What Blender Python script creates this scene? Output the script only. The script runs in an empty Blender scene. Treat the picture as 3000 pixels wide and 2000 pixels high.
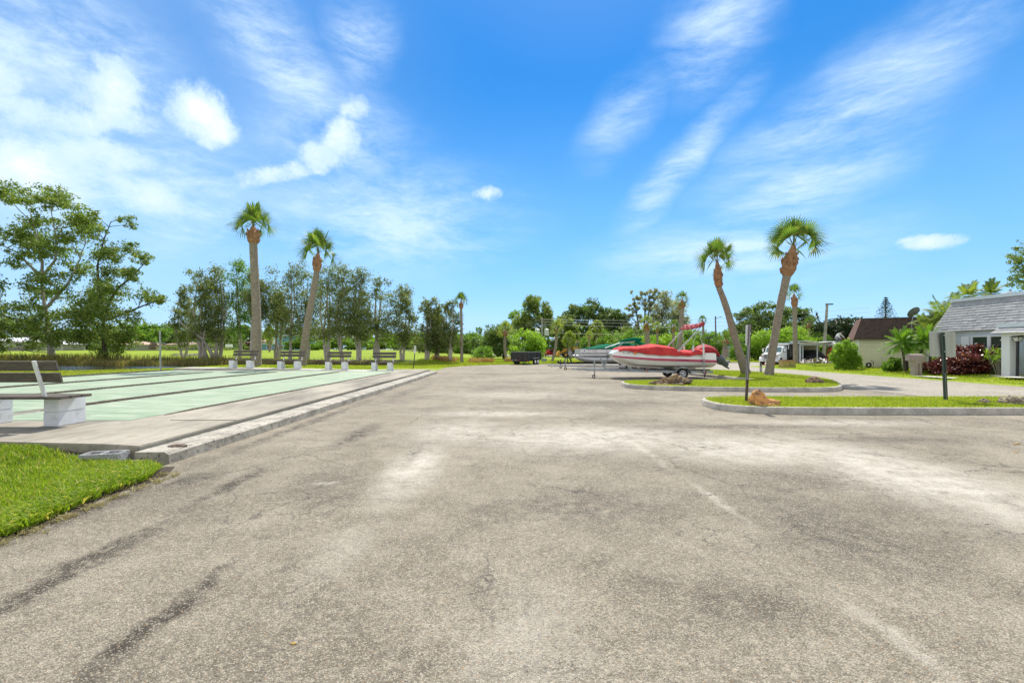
import bpy, bmesh, math, random
import numpy as np
from mathutils import Vector, Matrix
R = math.radians
random.seed(7); rng = np.random.default_rng(7)
SC = bpy.context.scene
COL = SC.collection
# ------------------------------------------------------------ camera
F, PX, PY, CH = 1333.0, 1489.0, 1022.0, 1.45     # focal (px of a 3000 px wide photo), optical axis, eye height
cam = bpy.data.cameras.new('camera'); camo = bpy.data.objects.new('camera', cam); COL.objects.link(camo)
camo.location = (0, 0, CH); camo.rotation_euler = (R(90), 0, 0)
cam.sensor_width = 36; cam.lens = 36*F/3000; cam.shift_x = (1500-PX)/3000; cam.shift_y = (PY-1000)/3000
cam.clip_start = 0.05; cam.clip_end = 3000
SC.camera = camo
# ------------------------------------------------------------ sun and exposure
SUN_AZ, SUN_EL = R(10), R(53)
sd = Vector((math.sin(SUN_AZ)*math.cos(SUN_EL), math.cos(SUN_AZ)*math.cos(SUN_EL), math.sin(SUN_EL)))
sl = bpy.data.lights.new('sun', 'SUN'); sl.energy = 4.9; sl.angle = R(0.6); sl.color = (1, .95, .86)
so = bpy.data.objects.new('sun', sl); COL.objects.link(so); so.rotation_euler = (-sd).to_track_quat('-Z', 'Y').to_euler()
SC.view_settings.view_transform = 'Standard'; SC.view_settings.look = 'None'
SC.view_settings.exposure = 0.34; SC.view_settings.gamma = 1
# ------------------------------------------------------------ node helpers
class N:
    def __init__(s, tree): s.t = tree; s.n = tree.nodes; s.l = tree.links
    def node(s, typ, ins=None, **kw):
        nd = s.n.new(typ)
        for k, v in kw.items(): setattr(nd, k, v)
        for k, v in (ins or {}).items():
            sock = nd.inputs[k]
            if isinstance(v, bpy.types.NodeSocket): s.l.new(v, sock)
            else: sock.default_value = v
        return nd
    def math(s, op, a, b=0.0, clamp=False):
        return s.node('ShaderNodeMath', {0: a, 1: b}, operation=op, use_clamp=clamp).outputs[0]
    def mr(s, v, a, b, c=0.0, d=1.0, smooth=True):
        return s.node('ShaderNodeMapRange', {'Value': v, 'From Min': a, 'From Max': b, 'To Min': c, 'To Max': d},
                      interpolation_type='SMOOTHSTEP' if smooth else 'LINEAR').outputs[0]
    def mix(s, f, a, b, blend='MIX'):
        nd = s.node('ShaderNodeMix', data_type='RGBA', blend_type=blend)
        for k, v in ((0, f), (6, a), (7, b)):
            if isinstance(v, bpy.types.NodeSocket): s.l.new(v, nd.inputs[k])
            else: nd.inputs[k].default_value = v if k == 0 else (*v[:3], 1)
        return nd.outputs[2]
    def noise(s, vec, scale, detail=4, rough=.55, dist=0.0, out=0):
        return s.node('ShaderNodeTexNoise', {'Vector': vec, 'Scale': scale, 'Detail': detail, 'Roughness': rough, 'Distortion': dist}).outputs[out]
    def mapping(s, vec, loc=(0,0,0), rot=(0,0,0), sc=(1,1,1), typ='POINT'):
        return s.node('ShaderNodeMapping', {'Vector': vec, 'Location': loc, 'Rotation': rot, 'Scale': sc}, vector_type=typ).outputs[0]
    def blob(s, vec, c, r, ang=0.0, inner=.0):
        m = s.mapping(vec, (c[0], c[1], 0), (0, 0, ang), (r[0], r[1], 1), 'TEXTURE')
        d = s.node('ShaderNodeVectorMath', {0: m}, operation='LENGTH').outputs['Value']
        return s.mr(d, inner, 1.0, 1.0, 0.0)
    def vmax(s, lst):
        a = lst[0]
        for b in lst[1:]: a = s.math('MAXIMUM', a, b)
        return a
# ------------------------------------------------------------ world: nishita sky with clouds
W = bpy.data.worlds.new('World'); SC.world = W; W.use_nodes = True
w = N(W.node_tree); W.node_tree.nodes.clear()
sky = w.node('ShaderNodeTexSky', sky_type='NISHITA', sun_disc=False, sun_elevation=SUN_EL, sun_rotation=SUN_AZ, altitude=0, air_density=1.0, dust_density=.35, ozone_density=2.5)
tc = w.node('ShaderNodeTexCoord').outputs['Generated']
sp = w.node('ShaderNodeSeparateXYZ', {0: tc}); dx, dy, dz = sp.outputs
az = w.math('ARCTAN2', dx, dy); el = w.math('ARCSINE', dz)
P0 = w.node('ShaderNodeCombineXYZ', {0: az, 1: el}).outputs[0]
def AE(px, py):
    a = math.atan((px-PX)/F); return (a, math.atan((PY-py)/F*math.cos(a)))
def warp(vec, scale, amt):
    c = w.noise(vec, scale, 5, .6, 0, 1)
    c = w.node('ShaderNodeVectorMath', {0: c, 1: (.5, .5, .5)}, operation='SUBTRACT').outputs[0]
    c = w.node('ShaderNodeVectorMath', {0: c, 3: amt}, operation='SCALE').outputs[0]
    return w.node('ShaderNodeVectorMath', {0: vec, 1: c}, operation='ADD').outputs[0]
def B(vec, px, py, rx, ry, ang=0, inner=0.0):   # an ellipse in the sky, size given as the camera's degrees
    k = math.cos(math.atan((px-PX)/F)); k = k*k
    return w.blob(vec, AE(px, py), (rx/F*k*1.0+.01, ry/F*math.sqrt(k)), R(ang), inner)
Pw = warp(P0, 2.6, .13); Pw2 = warp(Pw, 9, .05); Pw3 = warp(P0, 3.5, .05)
n1 = w.noise(Pw2, 5.0, 10, .66); n2 = w.noise(Pw2, 15, 9, .70)
Pc = warp(P0, 6, .045)
def vor(sc): return w.node('ShaderNodeTexVoronoi', {'Vector': Pc, 'Scale': sc, 'Smoothness': .45}, feature='SMOOTH_F1', voronoi_dimensions='2D').outputs['Distance']
bil = w.math('ADD', w.math('MULTIPLY', w.math('SUBTRACT', .42, vor(8.5)), .75), w.math('ADD', w.math('MULTIPLY', w.math('SUBTRACT', .42, vor(21)), .42), w.math('MULTIPLY', w.math('SUBTRACT', w.noise(Pc, 20, 9, .72), .5), 1.7)))
CM = lambda *a, k=1.0, **kw: w.math('MULTIPLY', B(Pc, *a, **kw), k)
cum = w.vmax([CM(-10, 190, 190, 190), CM(350, 250, 150, 135), CM(345, 330, 170, 70, k=.8), CM(590, 335, 150, 105, -15), CM(620, 380, 130, 55, k=.8), CM(40, 300, 190, 95), CM(200, 340, 170, 80, k=.8), CM(40, 480, 370, 170), CM(280, 470, 240, 100, k=.75),
              CM(1030, 310, 60, 60, k=.9), CM(1000, 390, 60, 100, -25, k=.95), CM(940, 455, 90, 60, k=.8), CM(450, 575, 230, 70, -8, k=.85), CM(800, 500, 220, 50, 18, k=.6), CM(1420, 568, 60, 24, k=.8), CM(2710, 722, 130, 36, k=.95), CM(2650, 712, 70, 24, k=.7)])
d1 = w.math('ADD', w.math('MULTIPLY', cum, 1.28), w.math('MULTIPLY', bil, 1.25))
c1 = w.math('MULTIPLY', w.math('MULTIPLY', w.mr(d1, .12, .92), w.mr(d1, .30, 1.0, .80, 1.0)), w.mr(cum, .02, .22))
# thin high cloud, two streak directions
vl = w.mapping(Pw3, (0, 0, 0), (0, 0, R(38)), (1.5, 4.6, 1)); vr = w.mapping(Pw3, (0, 0, 0), (0, 0, R(-33)), (1.2, 5.2, 1))
nl = w.noise(vl, 2.4, 12, .70, .25); nr = w.noise(vr, 2.4, 12, .68, .2)
fl_ = w.noise(w.mapping(Pw3, (0,0,0), (0,0,R(35)), (6, 22, 1)), 2.0, 8, .7); fr_ = w.noise(w.mapping(Pw3, (0,0,0), (0,0,R(-33)), (5, 24, 1)), 2.0, 8, .7)
ml = w.vmax([B(Pw, 800, 180, 420, 150, -38), B(Pw, 1000, 420, 330, 200, -10), B(P0, 200, 130, 520, 240), B(P0, 300, 520, 900, 330),
             B(P0, 1150, 640, 560, 240), B(Pw, 1040, 130, 160, 140, 40)])
mrr = w.vmax([B(Pw, 1990, 500, 360, 80, 42), B(Pw, 2500, 300, 760, 170, 26), B(Pw, 2350, 560, 600, 170, 33), B(Pw, 2080, 110, 240, 190, 30),
              w.math('MULTIPLY', B(Pw, 1830, 340, 240, 110, 45), .7), w.math('MULTIPLY', B(Pw, 2750, 100, 500, 150, 30), .7), B(P0, 2150, 740, 620, 150)])
cl = w.math('MULTIPLY', w.math('MULTIPLY', w.mr(nl, .30, .72), w.mr(fl_, .15, .75, .45, 1.0)), w.math('MULTIPLY', ml, 1.25))
cr = w.math('MULTIPLY', w.math('MULTIPLY', w.mr(nr, .26, .72), w.mr(fr_, .15, .75, .45, 1.0)), w.math('MULTIPLY', mrr, 1.3))
haze = w.math('ADD', w.mr(el, -.02, .50, .30, .02, False), w.math('MULTIPLY', w.mr(az, .0, -.8), .30))
thin = w.math('ADD', w.vmax([cl, cr]), w.math('MULTIPLY', haze, w.mr(n1, .2, .8, .6, 1.0)), True)
# unseen bright cloud added behind and above the camera to fill shaded fronts
fill_cloud = w.math('MULTIPLY', w.mr(w.noise(warp(tc, 2.0, .3), 2.3, 9, .6), .40, .56), w.math('MAXIMUM', w.mr(w.math('ABSOLUTE', az), 1.0, 1.35), w.mr(el, .78, .98)))
skyc = w.node('ShaderNodeHueSaturation', {'Hue': .499, 'Saturation': 1.85, 'Value': .92, 'Color': sky.outputs[0]}).outputs[0]
skyc = w.mix(w.mr(el, .0, .55, .80, .10, False), skyc, (2.1, 4.7, 8.6))
skyc = w.mix(w.math('MULTIPLY', w.mr(el, .18, .68), .62), skyc, (.35, 2.1, 6.0))
white = w.mix(w.mr(w.math('ADD', w.math('MULTIPLY', d1, .45), w.math('MULTIPLY', n2, .8)), .70, 1.45), (5.0, 6.4, 7.9), (8.3, 8.4, 8.4))
c = w.mix(w.math('MULTIPLY', thin, .78), skyc, (5.6, 7.0, 8.4))
c = w.mix(w.math('MULTIPLY', c1, .92), c, white)
c = w.mix(w.math('MULTIPLY', fill_cloud, .95), c, (7.0, 6.7, 6.2))
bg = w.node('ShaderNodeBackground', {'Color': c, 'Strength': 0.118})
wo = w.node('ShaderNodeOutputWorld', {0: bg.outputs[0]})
# ------------------------------------------------------------ pixels to places
def G(px, py, z=0.0):
    Y = (CH-z)*F/(py-PY); return (Y*(px-PX)/F, Y)
def XZ(px, py, Y): return ((px-PX)*Y/F, CH-(py-PY)*Y/F)
# ------------------------------------------------------------ objects
def tag(o, label=None, cat=None, group=None, kind=None):
    if label: o['label'] = label
    if cat: o['category'] = cat
    if group: o['group'] = group
    if kind: o['kind'] = kind
    return o
def thing(name, label, cat, loc=(0,0,0), rz=0.0, group=None):
    o = bpy.data.objects.new(name, None); COL.objects.link(o); o.location = loc; o.rotation_euler = (0, 0, rz)
    o.empty_display_size = .2
    return tag(o, label, cat, group)
def link(name, me, m, parent=None, smooth=False):
    o = bpy.data.objects.new(name, me); COL.objects.link(o)
    for x in (m if isinstance(m, (list, tuple)) else [m]): me.materials.append(x)
    if parent: o.parent = parent
    if smooth:
        me.polygons.foreach_set('use_smooth', [True]*len(me.polygons))
    return o
def npmesh(name, V, Fq):
    V = np.asarray(V, dtype=np.float32); Fq = np.asarray(Fq, dtype=np.int32)
    me = bpy.data.meshes.new(name); k = Fq.shape[1]
    me.vertices.add(len(V)); me.vertices.foreach_set('co', V.ravel())
    me.loops.add(Fq.size); me.loops.foreach_set('vertex_index', Fq.ravel())
    me.polygons.add(len(Fq)); me.polygons.foreach_set('loop_start', np.arange(0, Fq.size, k, dtype=np.int32))
    me.update(calc_edges=True); return me
class MB:
    def __init__(s): s.v = []; s.f = []; s.mi = []
    def add(s, vs, fs, mi=0):
        n = len(s.v); s.v += [tuple(x) for x in vs]; s.f += [tuple(i+n for i in f) for f in fs]; s.mi += [mi]*len(fs); return s
    def box(s, c, d, rz=0, mi=0, rot=None, taper=1.0):
        M = rot if rot is not None else Matrix.Rotation(rz, 3, 'Z')
        vs = []
        for z in (-.5, .5):
            t = taper if z > 0 else 1
            for x, y in ((-.5,-.5),(.5,-.5),(.5,.5),(-.5,.5)):
                vs.append(Vector(c)+M@Vector((x*d[0]*t, y*d[1]*t, z*d[2])))
        return s.add(vs, [(3,2,1,0),(4,5,6,7),(0,1,5,4),(1,2,6,5),(2,3,7,6),(3,0,4,7)], mi)
    def bar(s, a, b, wd, th, mi=0, up=(0,0,1)):     # rectangular bar from a to b
        a, b = Vector(a), Vector(b); d = b-a; L = d.length; d.normalize(); u = Vector(up)
        if abs(d.dot(u)) > .98: u = Vector((0, 1, 0))
        sx = d.cross(u).normalized(); sy = sx.cross(d).normalized()
        M = Matrix((sx, sy, d)).transposed()
        return s.box((a+b)/2, (wd, th, L), rot=M, mi=mi)
    def tube(s, pts, rad, n=10, mi=0, cap=True, sq=1.0):
        pts = [Vector(p) for p in pts]; k = len(pts)
        rad = [rad]*k if isinstance(rad, (int, float)) else list(rad)
        vs = []; ref = Vector((0, 1, 0)) if abs((pts[-1]-pts[0]).normalized().dot(Vector((0,1,0)))) < .9 else Vector((1,0,0))
        for i, p in enumerate(pts):
            d = (pts[min(i+1,k-1)]-pts[max(i-1,0)]).normalized()
            sx = d.cross(ref).normalized(); sy = sx.cross(d)
            for j in range(n):
                a = 2*math.pi*j/n; vs.append(p+sx*math.cos(a)*rad[i]+sy*math.sin(a)*rad[i]*sq)
        fs = [(i*n+j, i*n+(j+1)%n, (i+1)*n+(j+1)%n, (i+1)*n+j) for i in range(k-1) for j in range(n)]
        if cap: fs += [tuple(range(n-1,-1,-1)), tuple((k-1)*n+j for j in range(n))]
        return s.add(vs, fs, mi)
    def prism(s, poly, a, b, axis='y', mi=0):     # polygon extruded along an axis
        n = len(poly)
        def mk(p, t): return {'y': (p[0], t, p[1]), 'z': (p[0], p[1], t), 'x': (t, p[0], p[1])}[axis]
        vs = [mk(p, a) for p in poly]+[mk(p, b) for p in poly]
        return s.add(vs, [tuple(range(n-1,-1,-1)), tuple(range(n, 2*n))]+[(i,(i+1)%n,n+(i+1)%n,n+i) for i in range(n)], mi)
    def loft(s, secs, mi=0, close=False, cap=True):
        n = len(secs[0]); vs = [p for sc in secs for p in sc]; m = n if close else n-1
        fs = [(i*n+j, i*n+(j+1)%n, (i+1)*n+(j+1)%n, (i+1)*n+j) for i in range(len(secs)-1) for j in range(m)]
        if cap: fs += [tuple(range(n-1,-1,-1)), tuple((len(secs)-1)*n+j for j in range(n))]
        return s.add(vs, fs, mi)
    def wheel(s, c, r, wd, axis=(0,1,0), n=20, mi=0, hole=.0):
        c = Vector(c); a = Vector(axis).normalized(); e = .18*wd
        prof = [(-wd/2, r*.62), (-wd/2, r-e*.8), (-wd/2+e, r), (wd/2-e, r), (wd/2, r-e*.8), (wd/2, r*.62), (wd*.3, r*.55), (-wd*.3, r*.55)]
        return s.rev(c, a, prof, n, mi)
    def rev(s, c, a, prof, n=16, mi=0):
        c = Vector(c); a = Vector(a).normalized(); ref = Vector((0,0,1)) if abs(a.z) < .9 else Vector((1,0,0))
        sx = a.cross(ref).normalized(); sy = a.cross(sx); m = len(prof); vs = []
        for i in range(n):
            t = 2*math.pi*i/n
            for (h, r) in prof: vs.append(c+a*h+(sx*math.cos(t)+sy*math.sin(t))*r)
        fs = [(i*m+j, i*m+(j+1)%m, ((i+1)%n)*m+(j+1)%m, ((i+1)%n)*m+j) for i in range(n) for j in range(m)]
        return s.add(vs, fs, mi)
    def build(s, name, m, parent=None, bevel=0.0, smooth=False):
        me = bpy.data.meshes.new(name); me.from_pydata(s.v, [], s.f); me.update()
        bm = bmesh.new(); bm.from_mesh(me); bmesh.ops.recalc_face_normals(bm, faces=bm.faces)
        if bevel:
            bmesh.ops.remove_doubles(bm, verts=bm.verts, dist=1e-5)
            ed = [e for e in bm.edges if len(e.link_faces) == 2 and e.calc_face_angle(0) > .5]
            bmesh.ops.bevel(bm, geom=ed, offset=bevel, segments=2, affect='EDGES', clamp_overlap=True)
        bm.to_mesh(me); bm.free()
        o = link(name, me, m, parent)
        if not bevel and len(me.polygons) == len(s.mi) and any(s.mi): me.polygons.foreach_set('material_index', s.mi)
        if smooth:
            me.polygons.foreach_set('use_smooth', [True]*len(me.polygons))
            try: me.set_sharp_from_angle(angle=R(38))
            except Exception: pass
        return o
# ------------------------------------------------------------ materials
MC = {}
def pm(name, col, rough=.7, metal=0.0, var=.25, scale=6.0, bump=0.0, bscale=60.0, col2=None, spec=.5, coat=0.0, fine=None, stretch=(1,1,1)):
    if name in MC: return MC[name]
    m = bpy.data.materials.new(name); m.use_nodes = True; n = N(m.node_tree); b = m.node_tree.nodes['Principled BSDF']
    tcx = n.mapping(n.node('ShaderNodeTexCoord').outputs['Object'], sc=stretch)
    c2 = col2 or tuple(x*(1-var) for x in col)
    f = n.mr(n.noise(tcx, scale, 6, .62), .32, .70)
    cc = n.mix(f, col, c2)
    if fine:
        cc = n.mix(n.mr(n.noise(tcx, fine[0], 3, .6), .5, .72), cc, fine[1])
    n.l.new(cc, b.inputs['Base Color'])
    b.inputs['Roughness'].default_value = rough; b.inputs['Metallic'].default_value = metal
    b.inputs['Specular IOR Level'].default_value = spec; b.inputs['Coat Weight'].default_value = coat
    if bump:
        bn = n.node('ShaderNodeBump', {'Strength': bump, 'Distance': .02, 'Height': n.noise(tcx, bscale, 5, .6)})
        n.l.new(bn.outputs[0], b.inputs['Normal'])
    MC[name] = m; return m
def leafmat(name, c1, c2, c3=None, trans=.35, rough=.5, spec=.25):
    if name in MC: return MC[name]
    m = bpy.data.materials.new(name); m.use_nodes = True; n = N(m.node_tree); nt = m.node_tree
    b = nt.nodes['Principled BSDF']; out = nt.nodes['Material Output']
    rnd = n.node('ShaderNodeNewGeometry').outputs['Random Per Island']
    tcx = n.node('ShaderNodeTexCoord').outputs['Object']
    f = n.mr(n.noise(tcx, .9, 3, .5), .35, .65)
    c = n.mix(n.math('ADD', n.math('MULTIPLY', rnd, .65), n.math('MULTIPLY', f, .35)), c1, c2)
    if c3: c = n.mix(n.mr(rnd, .86, .90), c, c3)
    n.l.new(c, b.inputs['Base Color']); b.inputs['Roughness'].default_value = rough; b.inputs['Specular IOR Level'].default_value = spec
    tr = n.node('ShaderNodeBsdfTranslucent', {'Color': n.mix(1.0, c, (1.5, 1.6, .7), 'MULTIPLY')})
    mx = n.node('ShaderNodeMixShader', {0: trans, 1: b.outputs[0], 2: tr.outputs[0]})
    n.l.new(mx.outputs[0], out.inputs[0]); MC[name] = m; return m
CONC = pm('concrete', (.40,.37,.32), .85, var=.4, scale=2.5, bump=.35, bscale=70, fine=(28, (.20,.18,.15)))
KERB = pm('kerb_concrete', (.56,.52,.45), .9, col2=(.34,.315,.27), scale=3.2, bump=.5, bscale=60, fine=(45, (.24,.22,.19)))
OLDK = pm('old_kerb', (.46,.43,.36), .9, col2=(.24,.22,.18), scale=2.6, bump=.6, bscale=45, fine=(17, (.13,.12,.10)))
WPAINT = pm('white_paint', (.82,.83,.84), .5, var=.12, scale=4, bump=.1, bscale=30, fine=(7, (.60,.61,.60)))
WOOD = pm('weathered_wood', (.17,.145,.115), .85, col2=(.035,.03,.027), scale=3.0, bump=.7, bscale=9, stretch=(1.2,14,14), fine=(3, (.19,.16,.12)))
GALV = pm('galvanised_steel', (.42,.44,.46), .5, metal=.7, var=.3, scale=5)
DKMET = pm('dark_metal', (.035,.037,.04), .5, var=.3, scale=8)
GREENP = pm('green_post', (.045,.075,.06), .5, var=.3, scale=9)
RUST = pm('rusty_steel', (.10,.055,.035), .8, col2=(.16,.15,.14), scale=14)
TYRE = pm('tyre_rubber', (.022,.022,.023), .8, var=.3, bump=.3, bscale=70)
CHROME = pm('alloy', (.62,.63,.64), .32, metal=.85, var=.2)
GLASS = pm('window_glass', (.035,.05,.05), .06, var=.3, scale=2, spec=.9)
WHITEM = pm('white_enamel', (.80,.80,.79), .35, var=.08, scale=3, coat=.3)
BLACKP = pm('black_plastic', (.02,.02,.022), .45, var=.2)
SOIL = pm('soil', (.085,.06,.04), .95, col2=(.03,.022,.016), scale=14, bump=1.0, bscale=40)
TRUNKP = pm('palm_trunk', (.42,.35,.27), .9, col2=(.17,.14,.11), scale=3.0, bump=.9, bscale=5, stretch=(2,2,14), fine=(9, (.10,.085,.07)))
BOOT = pm('palm_boot', (.42,.225,.12), .9, col2=(.23,.11,.06), scale=6, bump=1.0, bscale=10, fine=(14,(.42,.27,.15)))
BARKP = pm('pale_bark', (.42,.38,.32), .9, col2=(.20,.17,.14), scale=3, bump=.7, bscale=8, stretch=(3,3,.8))
BARKD = pm('dark_bark', (.12,.095,.075), .9, col2=(.05,.04,.032), scale=3, bump=.7, bscale=10, stretch=(3,3,.8))
FROND = leafmat('palm_frond', (.09,.17,.03), (.20,.30,.07), (.36,.34,.12), .32)
FRONDY = leafmat('palm_frond_light', (.17,.24,.04), (.36,.40,.11), None, .35)
DATE = leafmat('date_palm_leaf', (.10,.22,.02), (.24,.38,.06), None, .35)
LMEL = leafmat('paperbark_leaf', (.10,.13,.045), (.27,.32,.11), (.33,.32,.17), .33)
LEUC = leafmat('big_tree_leaf', (.09,.15,.03), (.24,.31,.07), (.38,.40,.15), .35)
LDARK = leafmat('dark_leaf', (.065,.11,.03), (.17,.25,.07), (.30,.37,.15), .30)
LMID = leafmat('mid_leaf', (.09,.18,.025), (.24,.37,.06), None, .38)
LBRI = leafmat('bright_leaf', (.16,.29,.03), (.36,.50,.07), None, .42)
LGREY = leafmat('grey_leaf', (.22,.24,.17), (.42,.42,.32), None, .35)
LCROT = leafmat('croton_leaf', (.045,.012,.016), (.22,.03,.025), (.50,.22,.17), .16, .3, .6)  # last colour paints pale gloss highlights onto some leaves
LPINE = leafmat('pine_needles', (.03,.055,.03), (.07,.10,.05), None, .15)
LGRASS = leafmat('grass_blade', (.13,.22,.012), (.33,.43,.045), (.52,.46,.14), .40, .5)
LGRASS2 = leafmat('verge_blade', (.19,.27,.015), (.40,.46,.05), (.55,.48,.16), .40, .5)
LREED = leafmat('reed', (.20,.17,.07), (.40,.32,.15), (.16,.24,.05), .4)
# ============================================================ THE SETTING
def ss(a, b, x):
    t = np.clip((x-a)/(b-a), 0, 1); return t*t*(3-2*t)
def T(x, y):
    x = np.asarray(x, float); y = np.asarray(y, float)
    t = np.full(np.broadcast(x, y).shape, -.04)
    left = ss(-4.5, -5.2, x)*ss(26.9, 27.4, y)*ss(40.5, 31, y)*ss(-22.5, -19.5, x)
    t = t + left*(.10+ss(-6, -14, x)*.22)
    t = np.where((x < -19.9) & (y > 4), np.maximum(t, .12-.17*ss(-20.5, -27, x)), t)
    far = np.interp(y, [42, 45, 60, 120, 600], [0, .33, .5, .85, 1.2])+ss(-18, -32, x)*.22
    farr = np.interp(y, [42, 60, 120, 600], [-.04, .0, .25, .9])
    k = ss(-2, -9, x); tf = far*k+farr*(1-k)
    t = np.where(y > 43, np.maximum(t*ss(44, 43, y), tf), t)
    near = np.interp(x, [-90, -40, -29.5, -25, -19, -12], [27, 29.5, 31.8, 36, 39, 41.5])
    fare = np.interp(x, [-90, -12], [44.2, 43.2])
    d = np.minimum(np.minimum(y-near, fare-y), -11.5-x)
    dep = ss(-.9, .7, d); t = t*(1-dep)-.9*dep
    rl = ss(20.0, 23, x)*ss(-30, 30, y)*ss(37.5, 36, y)
    t = np.where((x > 19.8) & (y < 37.5), np.maximum(t, .06+.16*ss(20.5, 24, x)), t)
    return t
def Tz(x, y): return float(T(x, y))
gx = np.unique(np.concatenate([np.linspace(-700, -100, 25), np.linspace(-100, -40, 61), np.linspace(-40, 5, 181), np.linspace(5, 40, 90), np.linspace(40, 700, 40)]))
gy = np.unique(np.concatenate([np.linspace(-60, 3, 12), np.linspace(3, 50, 189), np.linspace(50, 120, 71), np.linspace(120, 1300, 40)]))
XX, YY = np.meshgrid(gx, gy); ZZ = T(XX, YY)
nv = len(gx); idx = np.arange(len(gx)*len(gy)).reshape(len(gy), nv)
q = np.stack([idx[:-1,:-1], idx[:-1,1:], idx[1:,1:], idx[1:,:-1]], -1).reshape(-1, 4)
def grassmat(name, g1, g2, dry, bank=False):
    m = bpy.data.materials.new(name); m.use_nodes = True; n = N(m.node_tree); b = m.node_tree.nodes['Principled BSDF']
    pos = n.node('ShaderNodeNewGeometry').outputs['Position']
    c = n.mix(n.mr(n.noise(pos, .35, 4, .6), .35, .65), g1, g2)
    c = n.mix(n.mr(n.noise(pos, 9, 5, .7), .35, .75), c, tuple(x*.55 for x in g1))
    c = n.mix(n.math('MULTIPLY', n.mr(n.noise(pos, 1.4, 5, .7), .58, .75), .55), c, dry)
    if bank:
        nor = n.node('ShaderNodeSeparateXYZ', {0: n.node('ShaderNodeNewGeometry').outputs['Normal']}).outputs[2]
        z = n.node('ShaderNodeSeparateXYZ', {0: pos}).outputs[2]
        steep = n.math('MAXIMUM', n.mr(nor, .93, .80), n.mr(z, .02, -.06))
        sy = n.node('ShaderNodeSeparateXYZ', {0: pos}).outputs[1]
        steep = n.math('MULTIPLY', steep, n.mr(sy, 26, 27.5))
        c = n.mix(steep, c, (.10, .07, .045))
        sx = n.node('ShaderNodeSeparateXYZ', {0: pos}).outputs[0]
        nb = n.mr(n.noise(pos, .8, 5, .6), .35, .6)
        sand = n.math('MULTIPLY', n.math('MULTIPLY', n.blob(pos, (-6.5, 29.8), (2.6, 3.6)), 1.3), nb, True)
        c = n.mix(sand, c, (.42, .36, .27))
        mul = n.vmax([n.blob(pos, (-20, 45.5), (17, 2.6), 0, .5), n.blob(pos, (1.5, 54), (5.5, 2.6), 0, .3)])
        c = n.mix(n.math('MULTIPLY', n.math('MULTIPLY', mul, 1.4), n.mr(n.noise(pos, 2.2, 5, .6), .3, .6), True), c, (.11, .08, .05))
    n.l.new(c, b.inputs['Base Color']); b.inputs['Roughness'].default_value = .95; b.inputs['Specular IOR Level'].default_value = .1
    bn = n.node('ShaderNodeBump', {'Strength': .8, 'Distance': .06, 'Height': n.noise(pos, 30, 5, .7)}); n.l.new(bn.outputs[0], b.inputs['Normal'])
    return m
GRASSM = grassmat('lawn', (.24,.34,.03), (.34,.42,.045), (.40,.34,.12), True)
GRASSN = grassmat('lawn_close', (.17,.23,.02), (.24,.29,.03), (.30,.24,.08))
tag(link('ground', npmesh('ground', np.stack([XX, YY, ZZ], -1).reshape(-1, 3), q), GRASSM, smooth=True), kind='structure')
# --- pond water
wm = bpy.data.materials.new('pond_water'); wm.use_nodes = True; n = N(wm.node_tree); b = wm.node_tree.nodes['Principled BSDF']
b.inputs['Base Color'].default_value = (.022, .026, .02, 1); b.inputs['Roughness'].default_value = .04; b.inputs['Specular IOR Level'].default_value = .7
pos = n.node('ShaderNodeNewGeometry').outputs['Position']
bn = n.node('ShaderNodeBump', {'Strength': .6, 'Distance': .06, 'Height': n.noise(n.mapping(pos, sc=(1.2, 4, 1)), 1.8, 5, .65)}); n.l.new(bn.outputs[0], b.inputs['Normal'])
tag(MB().add([(-95,26,-.10),(-10.5,26,-.10),(-10.5,45.5,-.10),(-95,45.5,-.10)], [(0,1,2,3)]).build('pond', wm), kind='structure')
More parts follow.
